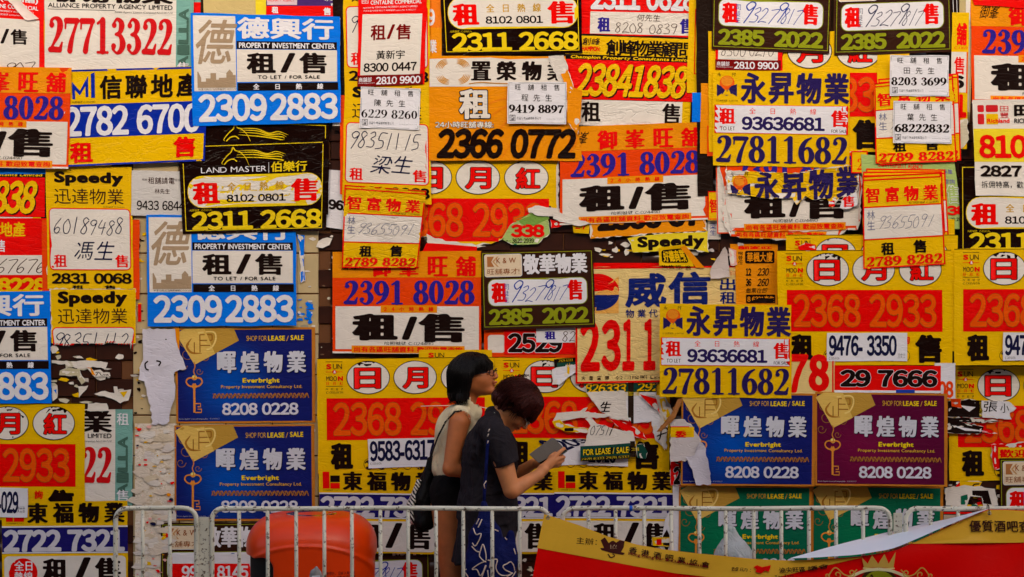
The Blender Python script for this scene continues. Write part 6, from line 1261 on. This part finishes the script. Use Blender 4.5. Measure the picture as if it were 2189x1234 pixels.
for i, tx in enumerate(('除煙環外，須置入棄物在', '煙灰盅內或棄置廢物壹', '罰款港元，可被定罪一千五')): print_on(binm, bn, 703, 1205+i*9, 768, 1212+i*9, tx, m_dr, k3)
print_on(binm, bn, 676, 1206, 688, 1220, 'K', plain('red_print', 'RD', .5), k3, b=.05)
pz = empty('plastic_pouch', (X(675, .98), -.98, Z(1262, .98)), 'small grey plastic pouch with a white tag in front of the orange bin', 'pouch')
fq = Field(655, 695, 1208, 1265, -16, 16, 1); fq.cap((675, 1228, 0), (675, 1256, 0), 13, 14, 3, flat=.5); fq.cap((676, 1214, 0), (675, 1226, 0), 3, 6, 3); fq.noise(2, 5, 7, 5, 2); fq.mesh('pouch_body', .98, plain('grey_film', (150,146,142), .25), pz)
slab('paper_tag', [(667, 1230), (685, 1229), (686, 1252), (668, 1253)], 8, 1, plain('white_tag', 'WT', .7), pz, .98)
# ---------------------------------------------------------------- crowd barriers
D4 = 1.3; k4 = (DIST-D4)/DIST*S; g4 = CY+CAMH/k4
m_bar = paint('galvanised_paint', (236,226,204), (110,84,60), .5, 55, .56, .62)
def barrier(x0, x1, bars, label, plate=None):
    b = empty('crowd_barrier', (X((x0+x1)/2, D4), -D4, 0), label, 'barrier', 'crowd barriers along the kerb')
    rc = 24; r = 5.2; bot = g4-60; path = [(x0+r, g4-8, 0), (x0+r, bot, 0)]+[(x0+r, y, 0) for y in np.linspace(bot-40, 1087+rc+4, 7)]
    path += [(x0+r+rc-rc*math.cos(a), 1087+rc-rc*math.sin(a), 0) for a in np.linspace(.1, math.pi/2, 7)]
    path += [(x, 1087+.9*math.sin(x*.013), 0) for x in np.linspace(x0+r+rc+8, x1-r-rc-8, max(3, int((x1-x0)/40)))]
    path += [(x1-r-rc+rc*math.sin(a), 1087+rc-rc*math.cos(a), 0) for a in np.linspace(0, math.pi/2-.1, 7)]
    path += [(x1-r, y, 0) for y in np.linspace(1087+rc+4, bot-40, 7)]+[(x1-r, bot, 0), (x1-r, g4-8, 0)]
    tube('frame', path, r, m_bar, D4, b, 12)
    tube('lower_rail', [(x0+r, bot, 0), (x1-r, bot, 0)], r*.9, m_bar, D4, b, 10)
    for x in bars: tube('bar', [(x, 1088, 0), (x+.5, 1200, 0), (x, bot, 0)], 4.1, m_bar, D4, b, 10)
    for x in (x0+r+30, x1-r-30) if x1-x0 > 300 else (x0+30, x1-30): tube('foot', [(x, bot, 0), (x, g4-30, 0), (x, g4-6, 60), (x, g4-4, 120)], 5, m_bar, D4, b, 8); tube('foot', [(x, g4-30, 0), (x, g4-6, -60), (x, g4-4, -120)], 5, m_bar, D4, b, 8)
    if plate: slab('joining_plate', [(plate[0], plate[2]), (plate[1], plate[2]), (plate[1], bot), (plate[0], bot)], -3, 4, m_bar, b, D4)
    return b
barrier(242, 425, (305, 363), 'short narrow barrier panel at the left, with only two inner bars', (425.5, 447.5, 1106))
barrier(448, 1178, (511, 572, 633, 693, 752, 813, 872, 932, 990, 1052, 1111), 'long barrier in front of the orange bin and the two women')
barrier(1197, 1908, (1258, 1316, 1377, 1435, 1495, 1551, 1611, 1670, 1729, 1787, 1845), 'long barrier behind the sagging banner, with a blue spot on its rail', (1910, 1929, 1097))
barrier(1931, 2640, range(1989, 2600, 59), 'barrier at the right edge that carries the raised end of the banner')
tube('tape_mark', [(1345, 1087, 0), (1352, 1087, 0)], 6.1, plain('blue_tape', (20,90,200), .5), D4, bpy.data.objects['crowd_barrier.002'], 12)
# ---------------------------------------------------------------- banner
D5 = 1.36
def bwave(x, y): return .24*S*np.maximum(y-1085, 0)+.02*(vnoise(x/150., (y+x*.25)/70., 12)-.3)+.012*vnoise(x/130.+y/140., (y-x*.3)/170., 15)
top = [(1163, 1098), (1190, 1106), (1240, 1122), (1300, 1145), (1360, 1161), (1420, 1171), (1480, 1178), (1540, 1184), (1600, 1190), (1650, 1193), (1690, 1194)]
fold = [(1690, 1194), (1740, 1192), (1790, 1189), (1830, 1186), (1870, 1180), (1910, 1172), (1960, 1152), (2010, 1130), (2060, 1109), (2111, 1089)]
shp = top+fold[1:]+[(2150, 1089), (2189, 1091), (2300, 1104), (2420, 1110), (2430, 1500), (1100, 1500), (1120, 1330), (1137, 1234)]
bY = (244,176,50); bR = (255,3,1)
p = P(1200, 400, [(1100, 1090), (2300, 1090), (2300, 1490), (1100, 1490)], bR, 'red and yellow banner of a bar association sagging in front of the barriers', name='banner', cat='banner', d=D5, shape=shp, wave=bwave, lift=0, rough=.3, bump=.12)
L_ = lambda pts: [(x-1100, y-1090) for x, y in pts]
p.poly_(L_(top+[(1690, 1194), (1740, 1193), (1800, 1190), (1841, 1187), (1780, 1200), (1700, 1218), (1640, 1232), (1560, 1233), (1509, 1228), (1440, 1220), (1356, 1205), (1264, 1189), (1148, 1168)]), bY, 'yellow_band')
p.poly_(L_([(1943, 1159), (1975, 1146), (2010, 1131), (2060, 1110), (2112, 1090), (2150, 1090), (2189, 1092), (2300, 1105), (2400, 1111), (2400, 1160), (2300, 1157), (2189, 1157)]), bY, 'yellow_band')
def bt(x0, y0, x1, y1, t_, c='KB', **k): return p.t(x0-1100, y0-1090, x1-1100, y1-1090, t_, c, **k)
bt(1231, 1147, 1275, 1161, '主辦：', 'KB', rot=5)
ey = [(1283, 1152), (1292, 1146), (1300, 1158), (1306, 1154), (1310, 1153), (1316, 1157), (1324, 1152), (1334, 1154), (1332, 1166), (1326, 1176), (1334, 1178), (1330, 1182), (1306, 1178), (1284, 1172), (1282, 1168), (1290, 1168)]
p.poly_(L_(ey), (70,24,20), 'crest'); bt(1303, 1161, 1317, 1170, '協', (200,160,120), name='crest'); p.line(L_([(1298, 1180), (1304, 1187), (1312, 1184), (1308, 1179)]), (70,24,20), 2.2, 'crest')
for i, ch in enumerate('香港酒吧業協會'): x = 1343+i*25.5; y = 1166+i*4.9; bt(x, y, x+17, y+13, ch, 'KB', b=.02, rot=9)
bt(1340, 1189, 1512, 1197, 'Hong Kong Bar & Club Association', (120,10,20), b=.03, rot=9.5); bt(1559, 1208, 1601, 1216, '贊助：', 'KB', sh=.2, rot=3)
p.poly_(L_([(1606, 1207), (1614, 1203), (1624, 1207), (1643, 1203), (1638, 1217), (1630, 1214), (1622, 1220), (1610, 1217), (1612, 1212)]), 'RD', 'red_logo')
bt(1660, 1207, 1716, 1218, '油尖旺區', 'KB', b=.02, sh=-.1, rot=-2); bt(1720, 1203, 1765, 1212, '議會', 'KB', b=.02, rot=-8); bt(1650, 1222, 1690, 1228, 'Yau Tsim', 'KB', rot=-3)
bt(2069, 1111, 2250, 1135, '優質酒吧查詢計', 'KB', b=.02, sp=1)
gold = (206,160,70)
p.poly_(L_([(1836, 1187), (1848, 1200), (1858, 1183), (1870, 1200), (1884, 1180), (1892, 1200), (1908, 1175), (1902, 1208), (1840, 1208)]), gold, 'crown_emblem'); p.line(L_([(1838, 1209), (1870, 1211), (1904, 1209)]), (240,210,130), 3, 'crown_emblem')
p.ell(726, 118, 816, 210, (60,40,14), 'round_emblem'); p.ell(732, 124, 810, 206, (140,140,20), 'round_emblem')
for a in ([(1800, 1234), (1822, 1222), (1844, 1214), (1870, 1211)], [(1870, 1211), (1896, 1214), (1918, 1222), (1942, 1234)]): p.line(L_(a), (232,212,160), 6, 'emblem_ribbon')
for sx in (-1, 1):
    for cx, r in ((58, 9), (88, 9), (110, 7)):
        c_x = 1871+sx*cx; p.line([(c_x-1100+sx*r*(1-a/8)*math.cos(a+1), 1219-1090+(cx-58)*.12+r*(1-a/8)*math.sin(a+1)) for a in np.arange(0, 7, .7)], gold, 2.4, 'scroll_ornament')
    p.line(L_([(1871+sx*46, 1212), (1871+sx*60, 1224), (1871+sx*74, 1222), (1871+sx*92, 1208), (1871+sx*108, 1226)]), gold, 2.6, 'scroll_ornament')
ban = p.root
# the part folded back over the top, its white reverse turned to the sky
k5 = (DIST-D5)/DIST*S; V = []; F = []
ue = [(1690, 1193), (1786, 1166), (1880, 1142), (1953, 1125), (2036, 1107), (2111, 1088)]; U = cr([(a, b_, 1) for a, b_ in ue], 8)[:, :2]; Fo = cr([(a, b_, 1) for a, b_ in fold], 8)[:, :2]
for i in range(41):
    t_ = i/40.; a = U[min(len(U)-1, int(t_*(len(U)-1)))]; xq = a[0]; fy = np.interp(xq, Fo[:, 0], Fo[:, 1]); w = math.sin(math.pi*t_)
    for j in range(7):
        v_ = j/6.; y = fy+(a[1]-fy)*v_; dp = D5+.022+bwave(xq, fy)-.19*w*v_**1.2+.008*math.sin(v_*5+t_*9)*w; V.append(((xq-CX)*(DIST-dp)/DIST*S-ban.location[0], -dp-ban.location[1], CAMH+(CY-y)*(DIST-dp)/DIST*S-ban.location[2]))
for i in range(40):
    for j in range(6): F.append((i*7+j, (i+1)*7+j, (i+1)*7+j+1, i*7+j+1))
mesh_obj('folded_back', V, F, plain('banner_reverse', (222,226,236), .35), ban, smooth=True)
for x, y in ((1171, 1106), (1408, 1173), (1652, 1198), (1888, 1171), (2112, 1096)):
    o = tube('eyelet', [(x+3.4*math.cos(a), y+3.4*math.sin(a), 14+0*a) for a in np.linspace(0, 6.3, 13)], 1.1, m_silver, D5, ban, 6)
tube('cable_tie', [(2112, 1100, 14), (2111, 1092, 16), (2112, 1080, 6), (2113, 1080, -12), (2113, 1090, -14)], 1.1, m_pb, D5, ban, 6); tube('cable_tie', [(1171, 1108, 14), (1172, 1098, 16), (1175, 1094, 2)], 1.0, m_silver, D5, ban, 6)
# ---------------------------------------------------------------- plastic sack on the pavement behind the barrier
D6 = .45; g6 = int(CY+CAMH*(1/((DIST-D6)/DIST*S))); pb = empty('plastic_sack', (X(1565, D6), -D6, 0), 'clear plastic sack standing on the pavement in front of the green Everbright poster', 'sack')
fk = Field(1505, 1625, 1115, g6, -60, 60, 2); fk.cap((1563, 1134, 0), (1568, 1190, 0), 10, 38, 8, flat=.7); fk.cap((1568, 1190, 0), (1568, g6-40, 0), 40, 46, 8, flat=.8); fk.noise(7, 14, 40, 18, 2); fk.noise(3, 6, 16, 8, 5)
m_cl = bpy.data.materials.new('clear_film'); m_cl.use_nodes = True; nt, N, L, B = nodes(m_cl); B.inputs['Base Color'].default_value = (.9, .91, .95, 1); B.inputs['Transmission Weight'].default_value = .6; B.inputs['Roughness'].default_value = .25; B.inputs['IOR'].default_value = 1.12; B.inputs['Specular IOR Level'].default_value = .8
tc = N.new('ShaderNodeTexCoord'); n = N.new('ShaderNodeTexNoise'); n.inputs['Scale'].default_value = 18; n.inputs['Distortion'].default_value = 2; n.inputs['Detail'].default_value = 4; L.new(tc.outputs['Object'], n.inputs[0]); bp = N.new('ShaderNodeBump'); bp.inputs['Distance'].default_value = .02; bp.inputs['Strength'].default_value = .5; L.new(n.outputs[0], bp.inputs['Height']); L.new(bp.outputs[0], B.inputs['Normal'])
fk.mesh('sack_film', D6, m_cl, pb)
# thin loose threads stuck across the lower posters
th = tube('loose_thread', [(900, 868, 12), (930, 867, 12), (1010, 866, 12), (1040, 872, 12), (1060, 876, 12)], .7, plain('thread', 'WH', .8), .03, None, 5); tag(th, 'thin pale thread stuck across the red number field behind the two women', 'thread')
bpy.data.objects.remove(fo); bpy.data.curves.remove(fc)
